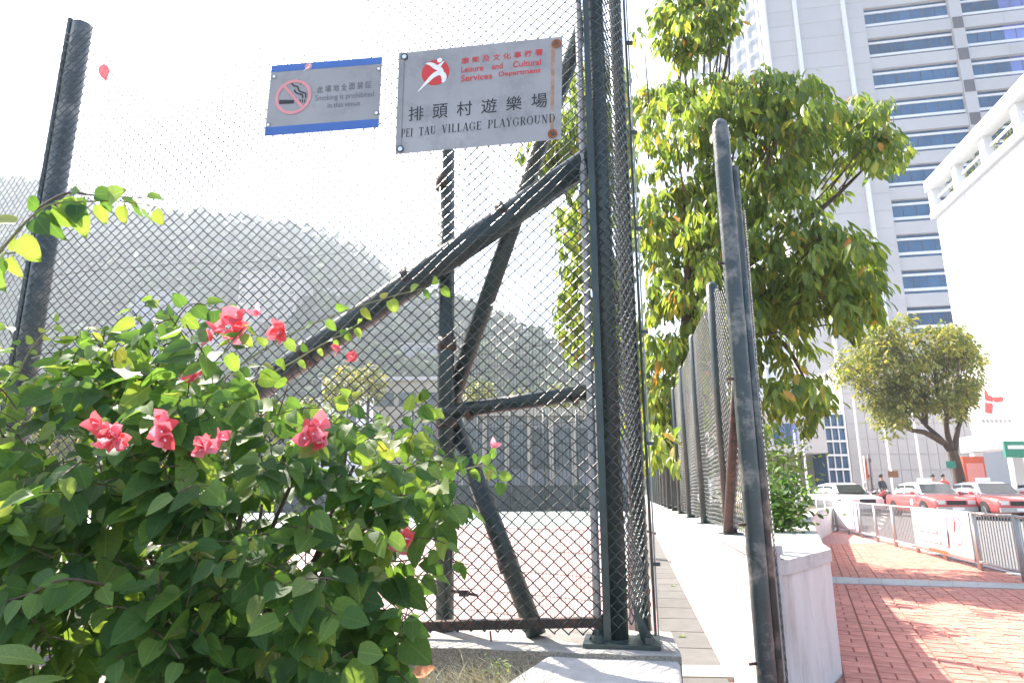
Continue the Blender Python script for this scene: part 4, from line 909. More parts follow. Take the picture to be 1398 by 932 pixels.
# no-smoking sign
S2 = Plate([(371, 90), (522, 78), (517, 174), (361, 186)])
s2 = thing('smoking_sign', 'smaller metal sign with blue bands, faded prohibition circle and cigarette symbol', 'sign')
S2.slab(0, 0, 1, 1, -0.002, 0.001, MT['steel'], 'plate', s2); A2 = S2.W / S2.H
S2.slab(0, .90, 1, 1.0, 0.0012, 0.0022, MT['signblue'], 'top_band', s2); S2.slab(0.0, 0.0, 1, .118, 0.0012, 0.0022, MT['signblue'], 'bottom_band', s2)
S2.flat(arc(.23, .52, .225, 0, 2 * math.pi, 44, .042, asp=A2), 0.0034, MT['signpink'], 'prohibition_ring', s2)
S2.flat([[(.128, .675), (.148, .70), (.332, .375), (.312, .345)]], 0.0040, MT['signpink'], 'prohibition_bar', s2)
S2.flat([[(.105, .435), (.24, .425), (.24, .475), (.105, .49)], [(.29, .425), (.301, .425), (.301, .475), (.29, .475)], [(.312, .425), (.322, .425), (.322, .475), (.312, .475)], [(.333, .425), (.343, .425), (.343, .475), (.333, .475)]], 0.0030, MT['ink'], 'cigarette_symbol', s2)
sm = spline([(.343, .49), (.34, .55), (.31, .575), (.278, .60), (.262, .66), (.225, .68), (.205, .73), (.24, .76)], 4); sm2 = spline([(.315, .49), (.31, .54), (.28, .555), (.25, .58), (.235, .62)], 4); sm3 = spline([(.26, .76), (.285, .735), (.29, .69)], 4)
lo = S2.flat(ribbon(sm, [.02] * len(sm), A2) + ribbon(sm2, [.02] * len(sm2), A2) + ribbon(sm3, [.02] * len(sm3), A2), 0.0032, MT['ink'], 'smoke_symbol', s2)
for i, ch in enumerate('此場地全面禁煙'): S2.text(ch, .44 + i * .0705, .545 + .003 * i, .44 + i * .0705 + .054, .645 + .003 * i, 0.0024, MT['greyink'], 'lettering', s2, 0.01)
S2.text('Smoking is prohibited', .43, .415, .945, .515, 0.0024, MT['greyink'], 'lettering', s2, 0.006); S2.text('in this venue', .545, .325, .83, .395, 0.0024, MT['greyink'], 'lettering', s2, 0.006)
S2.flat([disc(.345, .945, .05, A2, 20)], 0.0032, MT['signpink'], 'emblem_disc', s2); S2.flat([[(.30, .885), (.305, .883), (.36, .935), (.345, .945)], disc(.355, .963, .012, A2, 10)], 0.0038, MT['signwhite'], 'emblem_figure', s2)
for (u, v) in ((.035, .835), (.025, .15), (.975, .83), (.975, .20)):
    S2.flat([disc(u, v, .022, A2, 12)], 0.0040, MT['signwhite'], 'bolt', s2); S2.flat([disc(u, v, .034, A2, 12)], 0.0030, MT['greyink'], 'washer', s2)
# ================= TREES =================
tr_ = random.Random(23)
def px_of(p):
    d = Vector(p) - CAM; zc = d.dot(FW); return 699 + FPX * d.dot(RT) / zc, 466 - FPX * d.dot(UP) / zc
def limb(pts, r0, r1, m, par, name='limb', n=8):
    k = len(pts); return keepsmooth(MB().tube(pts, [r0 + (r1 - r0) * i / (k - 1) for i in range(k)], n).build(name, m, par))
def curve3(P, k=4): return [Vector(p) for p in spline([tuple(p) for p in P], k)]
def crown(par, poly, Y0, dY, nclump, per, ls, shapes, m, droop, big, hang=True, spread=0.22, hole=None, clumpR=0.0, core=None):
    xs = [p[0] for p in poly]; ys = [p[1] for p in poly]; its = []; n = 0; centres = []; tries = 0
    # coarse clusters first, then leaf rosettes gathered round them: leaves gaps between the clusters
    cl = []
    while len(cl) < max(8, nclump // 11) and tries < 20000:
        tries += 1; x = tr_.uniform(min(xs), max(xs)); y = tr_.uniform(min(ys), max(ys))
        if inside(poly, x, y): cl.append(onY(x, y, Y0 + tr_.gauss(0, dY * 0.6)))
    while n < nclump and tries < 60000:
        tries += 1; c = tr_.choice(cl); q = c + Vector((tr_.gauss(0, clumpR), tr_.gauss(0, clumpR), tr_.gauss(0, clumpR * 0.8)))
        x, y = px_of(q)
        if not inside(poly, x, y): continue
        centres.append(q); n += 1
        ax = Vector((tr_.gauss(0, .6), tr_.gauss(0, .6), tr_.gauss(.2, .4)))
        for k in range(per):
            th = k * 2.4 + tr_.uniform(-.3, .3); o = Vector((math.cos(th), math.sin(th), 0)) * tr_.uniform(0.5, 1.0) + ax * 0.35
            t = (o * (0.75 if hang else 1) + Vector((0, 0, -tr_.uniform(*droop)))).normalized(); s = tr_.uniform(*ls)
            nrm = Vector((tr_.gauss(0, .3), tr_.gauss(0, .3), 1)) + o * 0.5
            p = q + o * (spread * tr_.random()) + Vector((0, 0, tr_.gauss(0, spread * 0.3)))
            its.append(frame_mat(p, t, nrm, s))
    scatter(par, its, shapes, m, big); return cl, centres
lsh = [leaf_shape(1, 0.38, 'long', 0.25, 0.3, 4), leaf_shape(1, 0.32, 'long', 0.5, 0.2, 4), leaf_shape(1, 0.44, 'long', 0.15, 0.4, 4, .04)]
main_poly = [(866, 130), (885, 112), (905, 118), (935, 105), (960, 92), (1000, 104), (1030, 92), (1060, 100), (1100, 104), (1125, 118), (1150, 135), (1190, 128), (1212, 142), (1218, 175), (1240, 200), (1232, 232), (1205, 240), (1180, 222), (1155, 232), (1150, 262), (1128, 300), (1160, 318), (1195, 318), (1200, 345), (1190, 370), (1210, 398), (1205, 430), (1172, 462), (1150, 450), (1128, 415), (1105, 440), (1095, 470), (1122, 490), (1136, 530), (1125, 558), (1080, 552), (1052, 572), (1040, 600), (960, 640), (912, 650), (890, 620), (880, 560), (870, 400)]
TD = 10.5
t1 = thing('mango_tree', 'large broad tree with drooping green and yellow leaves rising behind the alley fence', 'tree')
cl, cen = crown(t1, main_poly, TD, 1.4, 1150, 14, (0.14, 0.25), lsh, MT['treeleaf'], (0.3, 1.5), 240, clumpR=0.40, spread=0.2)
up_poly = [(862, 42), (880, 20), (905, 8), (915, -30), (1000, -30), (1008, 10), (1000, 60), (975, 72), (960, 95), (930, 92), (905, 75), (880, 68)]
cl2, cen2 = crown(t1, up_poly, TD - 0.5, 0.8, 150, 13, (0.14, 0.24), lsh, MT['treeleaf'], (0.3, 1.4), 40, clumpR=0.3, spread=0.2)
low_poly = [(1070, 560), (1115, 560), (1108, 588), (1095, 592), (1085, 580)]
crown(t1, low_poly, TD - 0.8, 0.3, 8, 10, (0.12, 0.2), lsh, MT['treeleaf'], (0.6, 1.5), 20, clumpR=0.15, spread=0.12)
tb0 = onY(936, 640, TD + 0.6); tb0.z = ZW - 0.1
fork = onY(940, 420, TD + 0.5)
limb(curve3([tb0, onY(930, 560, TD + .55), onY(938, 480, TD + .5), fork]), 0.17, 0.12, MT['bark'], t1, 'trunk', 12)
for tgt in ((905, 300), (928, 250), (1010, 330), (1090, 400), (1180, 230), (1140, 160), (960, 130), (1000, 40), (1180, 400), (1100, 520), (1040, 200)):
    e = onY(tgt[0], tgt[1], TD + tr_.uniform(-.8, .8)); mid = fork.lerp(e, 0.5) + Vector((tr_.gauss(0, .25), tr_.gauss(0, .2), 0.15))
    limb(curve3([fork, mid, e], 5), 0.075, 0.018, MT['bark'], t1)
tw = MB()
for c in cl + cl2:
    b = fork.lerp(c, 0.72) + Vector((tr_.gauss(0, .1), tr_.gauss(0, .1), -0.1)); tw.tube([b, b.lerp(c, .5) + Vector((0, 0, .06)), c], [0.018, 0.012, 0.005], 5, False)
stuff(tw.build('twigs', MT['bark'], t1))
t2 = thing('leaning_tree', 'yellow green tree seen through the netting just left of the corner post', 'tree')
polyB = [(700, 205), (725, 190), (742, 175), (765, 120), (800, 60), (850, 60), (880, 200), (885, 640), (840, 560), (812, 480), (785, 492), (768, 462), (750, 440), (772, 392), (768, 350), (748, 330), (752, 290), (772, 262), (750, 245), (725, 232)]
clB, _ = crown(t2, polyB, 13, 0.8, 520, 12, (0.16, 0.28), lsh, MT['treeleaf'], (1.0, 2.6), 60, clumpR=0.32, spread=0.18)
b0 = onY(838, 640, 13.2); b0.z = 0.28; fB = onY(842, 400, 13)
limb(curve3([b0, onY(836, 540, 13.1), fB]), 0.13, 0.09, MT['bark'], t2, 'trunk', 10)
for tgt in ((790, 300), (800, 420), (740, 215), (850, 150), (860, 300), (850, 500)): limb(curve3([fB, fB.lerp(onY(*tgt, 13), .5) + Vector((0, 0, .2)), onY(*tgt, 13)], 4), 0.05, 0.012, MT['bark'], t2)
# planter shrubs
for k, (x, y, Y, r_, n, lab) in enumerate(((1062, 690, 6.6, 0.30, 190, 'bright green shrub at the front corner of the planter beside the hoop post'), (1060, 636, 8.6, 0.42, 150, 'yellow green shrub farther back in the planter under the tree'), (970, 700, 9.0, 0.22, 60, 'low green plant along the planter behind the fence posts'))):
    sb_ = thing('planter_shrub', lab, 'shrub', 'shrubs in the planter'); c = onY(x, y, Y); its = []
    for i in range(n * 5):
        q = c + Vector((tr_.gauss(0, r_ * .5), tr_.gauss(0, r_ * .5), tr_.gauss(0, r_ * .6)));
        if q.z < ZW: continue
        t = Vector((tr_.gauss(0, 1), tr_.gauss(0, 1), tr_.gauss(0, .7))); its.append(frame_mat(q, t, Vector((tr_.gauss(0, .5), -.4, 1)), tr_.uniform(0.05, 0.10)))
    scatter(sb_, its, [leaf_shape(1, .5, 'long', .2, .25, 3)], MT['farleaf'] if k == 2 else MT['leafyoung'] if k == 1 else MT['leaf'], 60)
    for i in range(5): limb([Vector((c.x + tr_.gauss(0, .05), c.y, ZW - .06)), c + Vector((tr_.gauss(0, .2), tr_.gauss(0, .1), .15))], 0.01, 0.004, MT['twig'], sb_, 'stem', 5)
# small street tree across the road
SD = 31.0
t3 = thing('street_tree', 'small round headed tree with forked dark trunk standing behind the red taxis', 'tree')
poly3 = [(1136, 500), (1150, 480), (1172, 468), (1185, 445), (1215, 436), (1240, 428), (1262, 434), (1290, 440), (1315, 452), (1335, 470), (1345, 492), (1338, 520), (1330, 548), (1320, 570), (1300, 580), (1275, 575), (1258, 560), (1240, 572), (1230, 592), (1208, 594), (1195, 580), (1188, 560), (1165, 548), (1142, 528)]
cl3, _ = crown(t3, poly3, SD, 1.5, 1000, 15, (0.14, 0.28), [leaf_shape(1, .5, 'long', .2, .25, 3)], MT['farleaf'], (0.0, 0.8), 60, clumpR=0.5, spread=0.42)
b0 = onG(1317, 706, 0.0); b0 = Vector((onY(1317, 700, SD).x, SD, gz(SD))); f3 = onY(1300, 615, SD)
limb(curve3([b0, onY(1312, 665, SD), onY(1306, 635, SD), f3]), 0.28, 0.2, MT['bark'], t3, 'trunk', 10)
for P in ([(1300, 615), (1292, 580), (1298, 530)], [(1304, 625), (1285, 600), (1262, 578), (1235, 545)], [(1288, 604), (1262, 590), (1240, 585), (1215, 560)], [(1303, 618), (1308, 585), (1320, 555)], [(1262, 578), (1262, 540), (1250, 500)], [(1298, 570), (1280, 530), (1275, 480)]):
    limb(curve3([onY(x, y, SD + tr_.uniform(-.3, .3)) for x, y in P], 4), 0.16, 0.05, MT['bark'], t3)
tw = MB()
for c in cl3: b = f3.lerp(c, .75); tw.tube([b, c], [.03, .01], 4, False)
stuff(tw.build('twigs', MT['bark'], t3))
# ================= TOWER =================
T0 = onY(1238, 676, 62.0); T0.z = 0
def TP(pxh, z, out=0.0):  # a point on the facade by its place along the horizon
    p = onP(pxh, 676, T0, DF); return Vector((p.x, p.y, z)) - NF * out
zlo = onP(1237, 386, T0, DF).z; zhi = onP(1185, 27, T0, DF).z; pitch = (zhi - zlo) / 8
tw_ = thing('office_tower', 'pale high rise office tower with rows of dark blue strip windows', 'building')
def fbox(pa, pb, z0, z1, d0, d1, m, name, par):
    a, b = TP(pa, 0), TP(pb, 0); V = []
    for z in (z0, z1):
        for p, d in ((a, d0), (b, d0), (b, d1), (a, d1)): q = p - NF * d; V.append((q.x, q.y, z))
    return mesh(name, V, [(0, 3, 2, 1), (4, 5, 6, 7), (0, 1, 5, 4), (1, 2, 6, 5), (2, 3, 7, 6), (3, 0, 4, 7)], m, par)
ZTOP = zlo + pitch * 10.5
fbox(1112, 1272, 0, ZTOP, 0.5, -22, MT['tower'], 'wall', tw_)
fbox(1272, 1700, 0, ZTOP, -0.35, -22, MT['tower'], 'wall', tw_)
for pxr in (1160, 1238): fbox(pxr - 3, pxr + 3, 0, ZTOP, 0.503, 0.95, MT['towertrim'], 'rib', tw_)
fbox(1110, 1113.5, 0, ZTOP, 0.45, 0.9, MT['towertrim'], 'rib', tw_)
# faint cladding joints: recessed grooves between tall panels
for k in range(-5, 11):
    zz = zlo + pitch * k - pitch * 0.5
    for a, b in ((1113.5, 1157), (1163, 1235), (1241, 1271.5)):
        fbox(a + .4, b - .4, zz + 0.04, zz + pitch * .5 - 0.04, 0.503, 0.53, MT['tower'], 'cladding_panel', tw_)
        fbox(a + .4, b - .4, zz + pitch * .5 + 0.04, zz + pitch - 0.04, 0.503, 0.53, MT['tower'], 'cladding_panel', tw_)
for k in range(-1, 11):
    zc_ = zlo + pitch * k
    for (a, b, m1) in ((1272.2, 1412, MT['glassdark']), (1432, 1498, MT['glassdark']), (1498.4, 1690, MT['glassblue'])):
        wb = fbox(a, b, zc_ - .33 * pitch, zc_ + .32 * pitch, -0.34, -0.1, m1, 'window_band', tw_)
        fbox(a, b, zc_ + .17 * pitch, zc_ + .235 * pitch, -0.095, 0.02, MT['towertrim'], 'window_bar', wb)
        fbox(a, b, zc_ - .24 * pitch, zc_ - .16 * pitch, -0.095, 0.02, MT['towertrim'], 'window_bar', wb)
        nm_ = max(2, int((b - a) / 18))
        for i in range(1, nm_): u = a + (b - a) * i / nm_; fbox(u - .25, u + .25, zc_ - .16 * pitch, zc_ + .17 * pitch, -0.095, -0.04, MT['greysq'], 'mullion', wb)
        fbox(a, b, zc_ + .32 * pitch, zc_ + .67 * pitch, -0.3, 0.3, MT['tower'], 'spandrel', tw_)
    fbox(1412.3, 1431.7, zc_ - .33 * pitch, zc_ + .67 * pitch, -0.3, 0.42, MT['tower'], 'pier', tw_)
    fbox(1413.5, 1430.5, zc_ + .30 * pitch, zc_ + .66 * pitch, 0.423, 0.46, MT['greysq'], 'pier_panel', tw_)
# glass lattice wing receding at the left of the tower
lw = thing('lattice_wing', 'white gridded glass wing at the left edge of the office tower', 'building')
a = TP(1109, 0) + NF * 2; dl = Vector((-0.42, 0.9, 0)).normalized(); 
for i in range(8):
    p = a + dl * (i * 1.9); MB().box((p.x, p.y, ZTOP / 2), 0.22, 0.22, ZTOP).build('upright', MT['towertrim'], lw)
p = a + dl * 7; MB().box((p.x + .4, p.y + .2, ZTOP / 2), 0.1, 14.5, ZTOP, (Vector((dl.y, -dl.x, 0)), dl, Vector((0, 0, 1)))).build('glass_wall', mat('pale_glass', (.42, .47, .52), .2), lw)
for k in range(int(ZTOP / 1.9)):
    p = a + dl * 6.6; MB().box((p.x - .02, p.y - .02, 1 + k * 1.9), 0.16, 13.2, 0.16, (Vector((dl.y, -dl.x, 0)), dl, Vector((0, 0, 1)))).build('crossbar', MT['towertrim'], lw)
# podium block with a deep soffit
PD = 43.0
def wbox(px0, px1, z0, z1, Ya, dep, m, name, par, out=None):
    a = onY(px0, 676, Ya); b = onY(px1, 676, Ya - (px1 - px0) * 0.0)
    return MB().prism([(a.x, a.y), (b.x, b.y), (b.x, b.y + dep), (a.x, a.y + dep)], z0, z1).build(name, m, par)
def zy(px, py, Y): return onY(px, py, Y).z
pod = thing('podium_block', 'white podium block with overhanging upper storey behind the flagpoles', 'building')
zs = zy(1100, 618, PD); zt_ = zy(1100, 556, PD)
wbox(1020, 1137, zs, zt_, PD, 12, MT['tower'], 'upper_storey', pod)
wbox(1015, 1139, zt_, zt_ + .25, PD - .15, 12.2, MT['towertrim'], 'parapet', pod)
wbox(1025, 1133, gz(PD), zs - .01, PD + 3.2, 8, MT['cream'], 'recessed_wall', pod)
for i in range(7): x = 1040 + i * 13; wbox(x, x + 1.6, gz(PD), zs - .02, PD + 3.0, .19, MT['court_bld'], 'wall_fin', pod)
for i in range(4): x = 1064 + i * 8.5; wbox(x, x + 7.4, zy(1080, 606, PD), zy(1080, 578, PD), PD - .06, .055, MT['glassblue'] if i % 2 else MT['glassdark'], 'window', pod)
wbox(1068, 1100, gz(PD), 1.6, PD + 1.4, .8, MT['towertrim'], 'low_wall', pod)
st = thing('glass_stair', 'tall dark glazed stair bay with white glazing bars beside the podium block', 'building')
ST = 44.0; z0, z1 = gz(ST), zy(1140, 562, ST)
wbox(1136, 1164, z0 + 1.2, z1, ST, 4, MT['glassdark'], 'glazing', st)
for x in (1135, 1145, 1154.5, 1164): wbox(x, x + 1.3, z0 + 1.0, z1 + .2, ST - .12, .1, MT['towertrim'], 'glazing_bar', st)
for i in range(6): z = z0 + 1.3 + i * (z1 - z0 - 1.5) / 5; wbox(1135, 1165, z, z + .13, ST - .24, .11, MT['towertrim'], 'transom', st)
wbox(1132, 1167, z0, z0 + 1.2, ST - .4, 4.5, MT['towertrim'], 'plinth', st)
# broad base wall with stone panels
bw = thing('base_wall', 'broad pinkish stone panelled wall at the foot of the office tower', 'building')
BWD = 47.0; ztb = zy(1200, 500, BWD)
wbox(1166, 1345, gz(BWD), ztb, BWD, 6, MT['tower'], 'wall', bw)
npn = 0
for r_i in range(9):
    for c_i in range(13):
        a = 1167 + c_i * 13.6; zq = gz(BWD) + .15 + r_i * (ztb - .4) / 9
        wbox(a + .35, a + 13.3, zq, zq + (ztb - .4) / 9 - .05, BWD - .05, .045, MT['tower'], 'stone_panel', bw)
# ================= WHITE BUILDING (right) =================
wb0 = Vector(((1339 - 699) / 925 * 40, 40, 0)); 
def WB(s, z, out=0.0):  # s metres towards the camera along the facade
    p = wb0 - DR * s; n = Vector((-DR.y, DR.x, 0)); return Vector((p.x, p.y, z)) + n * out
def wbx(s0, s1, z0, z1, d0, d1, m, name, par):
    V = []
    for z in (z0, z1):
        for s, d in ((s0, d0), (s1, d0), (s1, d1), (s0, d1)): V.append(WB(s, z, d))
    return mesh(name, V, [(0, 3, 2, 1), (4, 5, 6, 7), (0, 1, 5, 4), (1, 2, 6, 5), (2, 3, 7, 6), (3, 0, 4, 7)], m, par)
wbd = thing('white_mall', 'bright white building with open roof frame over the taxis at the right edge', 'building')
def zW(px, py):  # height on the facade plane
    return onP(px, py, wb0, DR).z
zr1 = zW(1270, 247); zr0 = zW(1276, 300); zc0 = zW(1330, 596)
wbx(0, 26, zc0, zr0, 0, -14, MT['white'], 'wall', wbd)
ncol, nrow = 9, 7
for i in range(ncol):
    for j in range(nrow):
        s0_, s1_ = i * 1.9 + .03, i * 1.9 + 1.87; z0_, z1_ = zc0 + .4 + j * (zr0 - zc0 - .5) / nrow, zc0 + .4 + (j + 1) * (zr0 - zc0 - .5) / nrow - .05
        wbx(s0_, s1_, z0_, z1_, 0.003, 0.05, MT['white'], 'wall_panel', wbd)
gw = mat('pale_grey_print', (.52, .54, .58), .6, 0, .1)
rw = random.Random(4)
for k in range(16):   # printed flying shapes
    s_ = rw.uniform(.6, 13); z_ = rw.uniform(zc0 + 3, zr0 - 1); sz_ = rw.uniform(.35, .9); a_ = rw.uniform(0, 6)
    V = [WB(s_ + sz_ * math.cos(a_ + t) * q, z_ + sz_ * math.sin(a_ + t) * q, .056 + .0004 * k) for t, q in ((0, 1), (.5, .35), (1.3, .8), (2.6, .3), (3.6, 1.1), (4.9, .3))]
    mesh('wall_print', V, [tuple(range(6))], gw, wbd)
wbx(-.3, 26, zr1 - .75, zr1, .35, -.35, MT['white'], 'roof_beam', wbd)
wbx(-.3, 26, zr0, zr0 + .45, .25, -.3, MT['white'], 'roof_curb', wbd)
for i in range(7): s_ = -.25 + i * 3.3; wbx(s_, s_ + .55, zr0 + .452, zr1 - .752, .2, -.25, MT['white'], 'roof_upright', wbd)
wbx(-.29, 26, (zr0 + zr1) / 2 - .15, (zr0 + zr1) / 2 - .02, -.03, -.12, MT['white'], 'roof_rail', wbd)
rg = thing('roof_planting', 'green hedge growing behind the open roof frame of the white building', 'hedge')
its = []
for i in range(1800):
    p = WB(rw.uniform(.3, 16), rw.uniform(zr0 + .1, zr1 - .6) , -1.1 + rw.gauss(0, .35)); its.append(frame_mat(p, Vector((rw.gauss(0, 1), rw.gauss(0, 1), rw.gauss(0, 1))), Vector((rw.gauss(0, .5), -.4, 1)), rw.uniform(.18, .35)))
scatter(rg, its, [leaf_shape(1, .5, 'long', .2, .25, 3)], MT['farleaf'], 30)
wbx(0.5, 18, zr0 - .1, zr0 + .3, -.6, -1.6, MT['cream'], 'planting_trough', rg)
wbx(-.6, 26, zc0 - .9, zc0, .5, -1, MT['white'], 'canopy', wbd)
wbx(-.2, 26, gz(35), zc0 - .91, -2.2, -6, MT['cream'], 'shop_wall', wbd)
wbx(2.5, 5.3, gz(35), 2.9, -2.1, -2.19, MT['screen'], 'shop_door', wbd); wbx(7.2, 9.5, gz(35), 3.1, -2.1, -2.19, MT['brown'], 'shop_door', wbd)
for s_ in (0.2, 4.2, 8.2): wbx(s_, s_ + .5, gz(35), zc0 - .91, .4, -.1, MT['white'], 'column', wbd)
# red emblem on the facade
def wpoly(pts, out, m, name, par): return mesh(name, [onP(x, y, wb0, DR) + Vector((-DR.y, DR.x, 0)) * out for x, y in pts], [tuple(range(len(pts)))], m, par)
for pts in ([(1346, 529), (1351, 539), (1357, 541), (1357, 548), (1347, 546)], [(1357, 542), (1371, 541), (1371, 547), (1360, 549)], [(1347, 549), (1357, 550), (1356, 564), (1347, 563)]): wpoly(pts, .09, MT['signred'], 'emblem', wbd)
for i in range(7): x = 1342 + i * 6; wpoly([(x, 572), (x + 3.8, 571.6), (x + 3.8, 576), (x, 576.4)], .09, MT['greyink'], 'lettering', wbd)
gs = thing('hanging_shop_sign', 'green sign board hanging under the canopy at the right edge', 'sign'); p = onY(1386, 613, 33.0)
MB().box(p, 1.1, .12, .8).build('board', MT['green_sign'], gs); MB().box(p + Vector((0, -.07, .1)), .8, .01, .18).build('panel', MT['signwhite'], gs)
for dx in (-.4, .4): MB().tube([p + Vector((dx, 0, .4)), p + Vector((dx, 0, .75))], .02, 6).build('hanger', MT['alu'], gs)
rbx = thing('red_kiosk', 'red advertising box standing against the wall beside the street tree', 'kiosk'); p = onY(1327, 640, 36); 
MB().bbox((p.x, p.y, gz(36) + 1.35), 1.15, .5, 2.7, b=.03).build('cabinet', MT['orange'], rbx); MB().box((p.x, p.y - .26, gz(36) + 1.6), .9, .02, 1.5).build('poster', MT['signpink'], rbx)
# ================= STREET FURNITURE =================
flags = [(1093, 596, 38, 'leftmost of the white flagpoles in front of the podium block'), (1104, 596, 38, 'second white flagpole from the left in front of the podium block'), (1181, 556, 38, 'white flagpole just right of the glazed stair bay'), (1220, 590, 38, 'white flagpole behind the brown sign board'), (1262, 590, 39, 'white flagpole left of the street tree trunk')]
for x, y, Y, lab in flags:
    f = thing('flagpole', lab, 'flagpole', 'white flagpoles in front of the tower'); b = onY(x, 676, Y); t = onY(x - 1, 540 if x > 1150 else 590, Y)
    limb([Vector((b.x, b.y, gz(Y) + .2)), Vector((b.x, b.y, t.z))], .075, .045, MT['towertrim'], f, 'pole', 10)
    MB().tube([(b.x, b.y, gz(Y)), (b.x, b.y, gz(Y) + .22)], .2, 12).build('base', MT['towertrim'], f)
    keepsmooth(MB().tube([(b.x, b.y, t.z - .02), (b.x, b.y, t.z + .06), (b.x, b.y, t.z + .14)], [.05, .09, .02], 10).build('finial', MT['chrome'], f))
def signpost(name, lab, x, ytop, Y, boards, cat='sign', m=MT['alu']):
    s_ = thing(name, lab, cat); b = onY(x, 676, Y); t = onY(x, ytop, Y); limb([Vector((b.x, b.y, gz(Y))), Vector((b.x, b.y, t.z))], .05, .05, m, s_, 'pole', 8)
    for yc, w_, h_, mm in boards: q = onY(x, yc, Y); MB().bbox((b.x, b.y - .09, q.z), w_, .05, h_, b=.01).build('board', mm, s_)
    return s_
signpost('street_sign', 'green street name board on a slim pole by the street tree trunk', 1303, 630, 30, [(634, .42, .3, MT['green_sign'])])
signpost('brown_sign', 'brown direction board on a pole behind the motorcycles', 1222, 640, 37, [(647, .55, .35, MT['brown'])])
signpost('red_marker', 'thin pole with a tall red marker plate near the glazed stair', 1186, 622, 36, [(640, .12, 1.0, MT['orange'])])
signpost('dark_lamp_pole', 'thin dark pole between the flagpoles', 1192, 620, 36, [(628, .16, .2, MT['greysq'])], m=MT['greysq'])
# barrier along the kerb
bnum = 0; s0_ = -2.54; PS = 1.27; NBK = Vector((DKB.y, -DKB.x, 0)); bars_m = MT['alu']; BH = 0.80
ORD = ['nearest', 'second', 'third', 'fourth', 'fifth', 'sixth', 'seventh', 'eighth', 'ninth', 'tenth', 'eleventh', 'twelfth', 'thirteenth', 'fourteenth', 'farthest']
for i in range(15):
    a = along(kerbA, DKB, s0_ + i * PS); b = along(kerbA, DKB, s0_ + (i + 1) * PS - .05); za, zb_ = gz(a.y), gz(b.y)
    r = thing('railing_panel', ORD[i] + ' grey steel railing panel along the kerb, counted from the right edge', 'railing', 'railing panels along the kerb')
    for e, z in ((a, za), (b, zb_)): keepsmooth(MB().tube([(e.x, e.y, z), (e.x, e.y, z + BH)], .024, 8).build('post', bars_m, r))
    for hh in (BH - .02, .12): keepsmooth(MB().tube([(a.x, a.y, za + hh), (b.x, b.y, zb_ + hh)], .019, 8).build('rail', bars_m, r))
    nb_ = 14
    for k in range(1, nb_):
        q = a.lerp(b, k / nb_); z = gz(q.y); MB().tube([(q.x, q.y, z + .12), (q.x, q.y, z + BH - .03)], .0075, 5, False).build('bar', bars_m, r)
def banner(i0, t0_, t1_, z0, z1, lab, det):
    a = along(kerbA, DKB, t1_) - NBK * .035; b = along(kerbA, DKB, t0_) - NBK * .035; t0_, t1_ = 0, 1
    g_ = thing('banner', lab, 'banner')
    def at(u, v, o=0.0): p = a.lerp(b, t0_ + (t1_ - t0_) * u); return Vector((p.x, p.y, gz(p.y) + z0 + (z1 - z0) * v)) - NBK * (o + .012 * math.sin(u * 9) * math.sin(v * 3.1 + .5))
    V = []; Fs = []; nx_, ny_ = 14, 6
    for o in (0, -.006):
        for j in range(ny_ + 1):
            for i in range(nx_ + 1): V.append(at(i / nx_, j / ny_, o))
    nn = (nx_ + 1) * (ny_ + 1)
    for j in range(ny_):
        for i in range(nx_): q = j * (nx_ + 1) + i; Fs += [(q, q + 1, q + nx_ + 2, q + nx_ + 1), (nn + q, nn + q + nx_ + 1, nn + q + nx_ + 2, nn + q + 1)]
    for i in range(nx_): t = ny_ * (nx_ + 1); Fs += [(i, nn + i, nn + i + 1, i + 1), (t + i, t + i + 1, nn + t + i + 1, nn + t + i)]
    mesh('cloth', V, Fs, MT['banner'], g_, True)
    for k, (pl_, mm, nm_) in enumerate(det): mesh(nm_, [at(u, v, .02 + .0015 * k) for u, v in pl_], [tuple(range(len(pl_)))], mm, g_)
    return g_
def ringp(cx, cy, r, w_, asp, n=20):
    return [([(cx + (r - w_) * math.cos(a) / asp, cy + (r - w_) * math.sin(a)), (cx + r * math.cos(a) / asp, cy + r * math.sin(a)), (cx + r * math.cos(b) / asp, cy + r * math.sin(b)), (cx + (r - w_) * math.cos(b) / asp, cy + (r - w_) * math.sin(b))]) for a, b in [(2 * math.pi * k / n, 2 * math.pi * (k + 1) / n) for k in range(n)]]
lav = mat('faded_lavender_print', (.42, .36, .60), .7); gp = mat('faded_grey_print', (.45, .45, .5), .7); pk = mat('faded_pink_print', (.66, .38, .4), .7)
det = [([(.12, .46), (.46, .46), (.46, .56), (.12, .56)], gp, 'print_line'), ([(.12, .24), (.5, .24), (.5, .34), (.12, .34)], gp, 'print_line'), ([(.55, .2), (.64, .2), (.68, .9), (.56, .9)], pk, 'print_strip'), ([(.3, .02), (.62, .02), (.62, .1), (.3, .1)], MT['orange'], 'red_strip')]
bA = banner(1, 1.3, 3.75, .10, .79, 'white banner with a pink ring symbol and red foot strip tied to the railing', det)
bB = banner(5, 7.7, 10.2, .10, .79, 'plain white banner tied farther along the railing', [([(.72, .1), (.9, .1), (.9, .9), (.72, .9)], lav, 'print_strip')])
# ring symbol on the near banner
a = along(kerbA, DKB, 3.75) - NBK * .035; b = along(kerbA, DKB, 1.3) - NBK * .035
def atb(u, v): p = a.lerp(b, u); return Vector((p.x, p.y, gz(p.y) + .10 + .69 * v)) - NBK * .045
V = []; Fs = []
for q in ringp(.80, .66, .33, .06, 3.4): n0 = len(V); V += [atb(*c) for c in q]; Fs.append((n0, n0 + 1, n0 + 2, n0 + 3))
mesh('ring_symbol', V, Fs, lav, bA); V = [atb(*c) for c in ((.80, .56), (.83, .56), (.86, .80), (.83, .80))]; mesh('ring_figure', V, [(0, 1, 2, 3)], MT['signred'], bA)
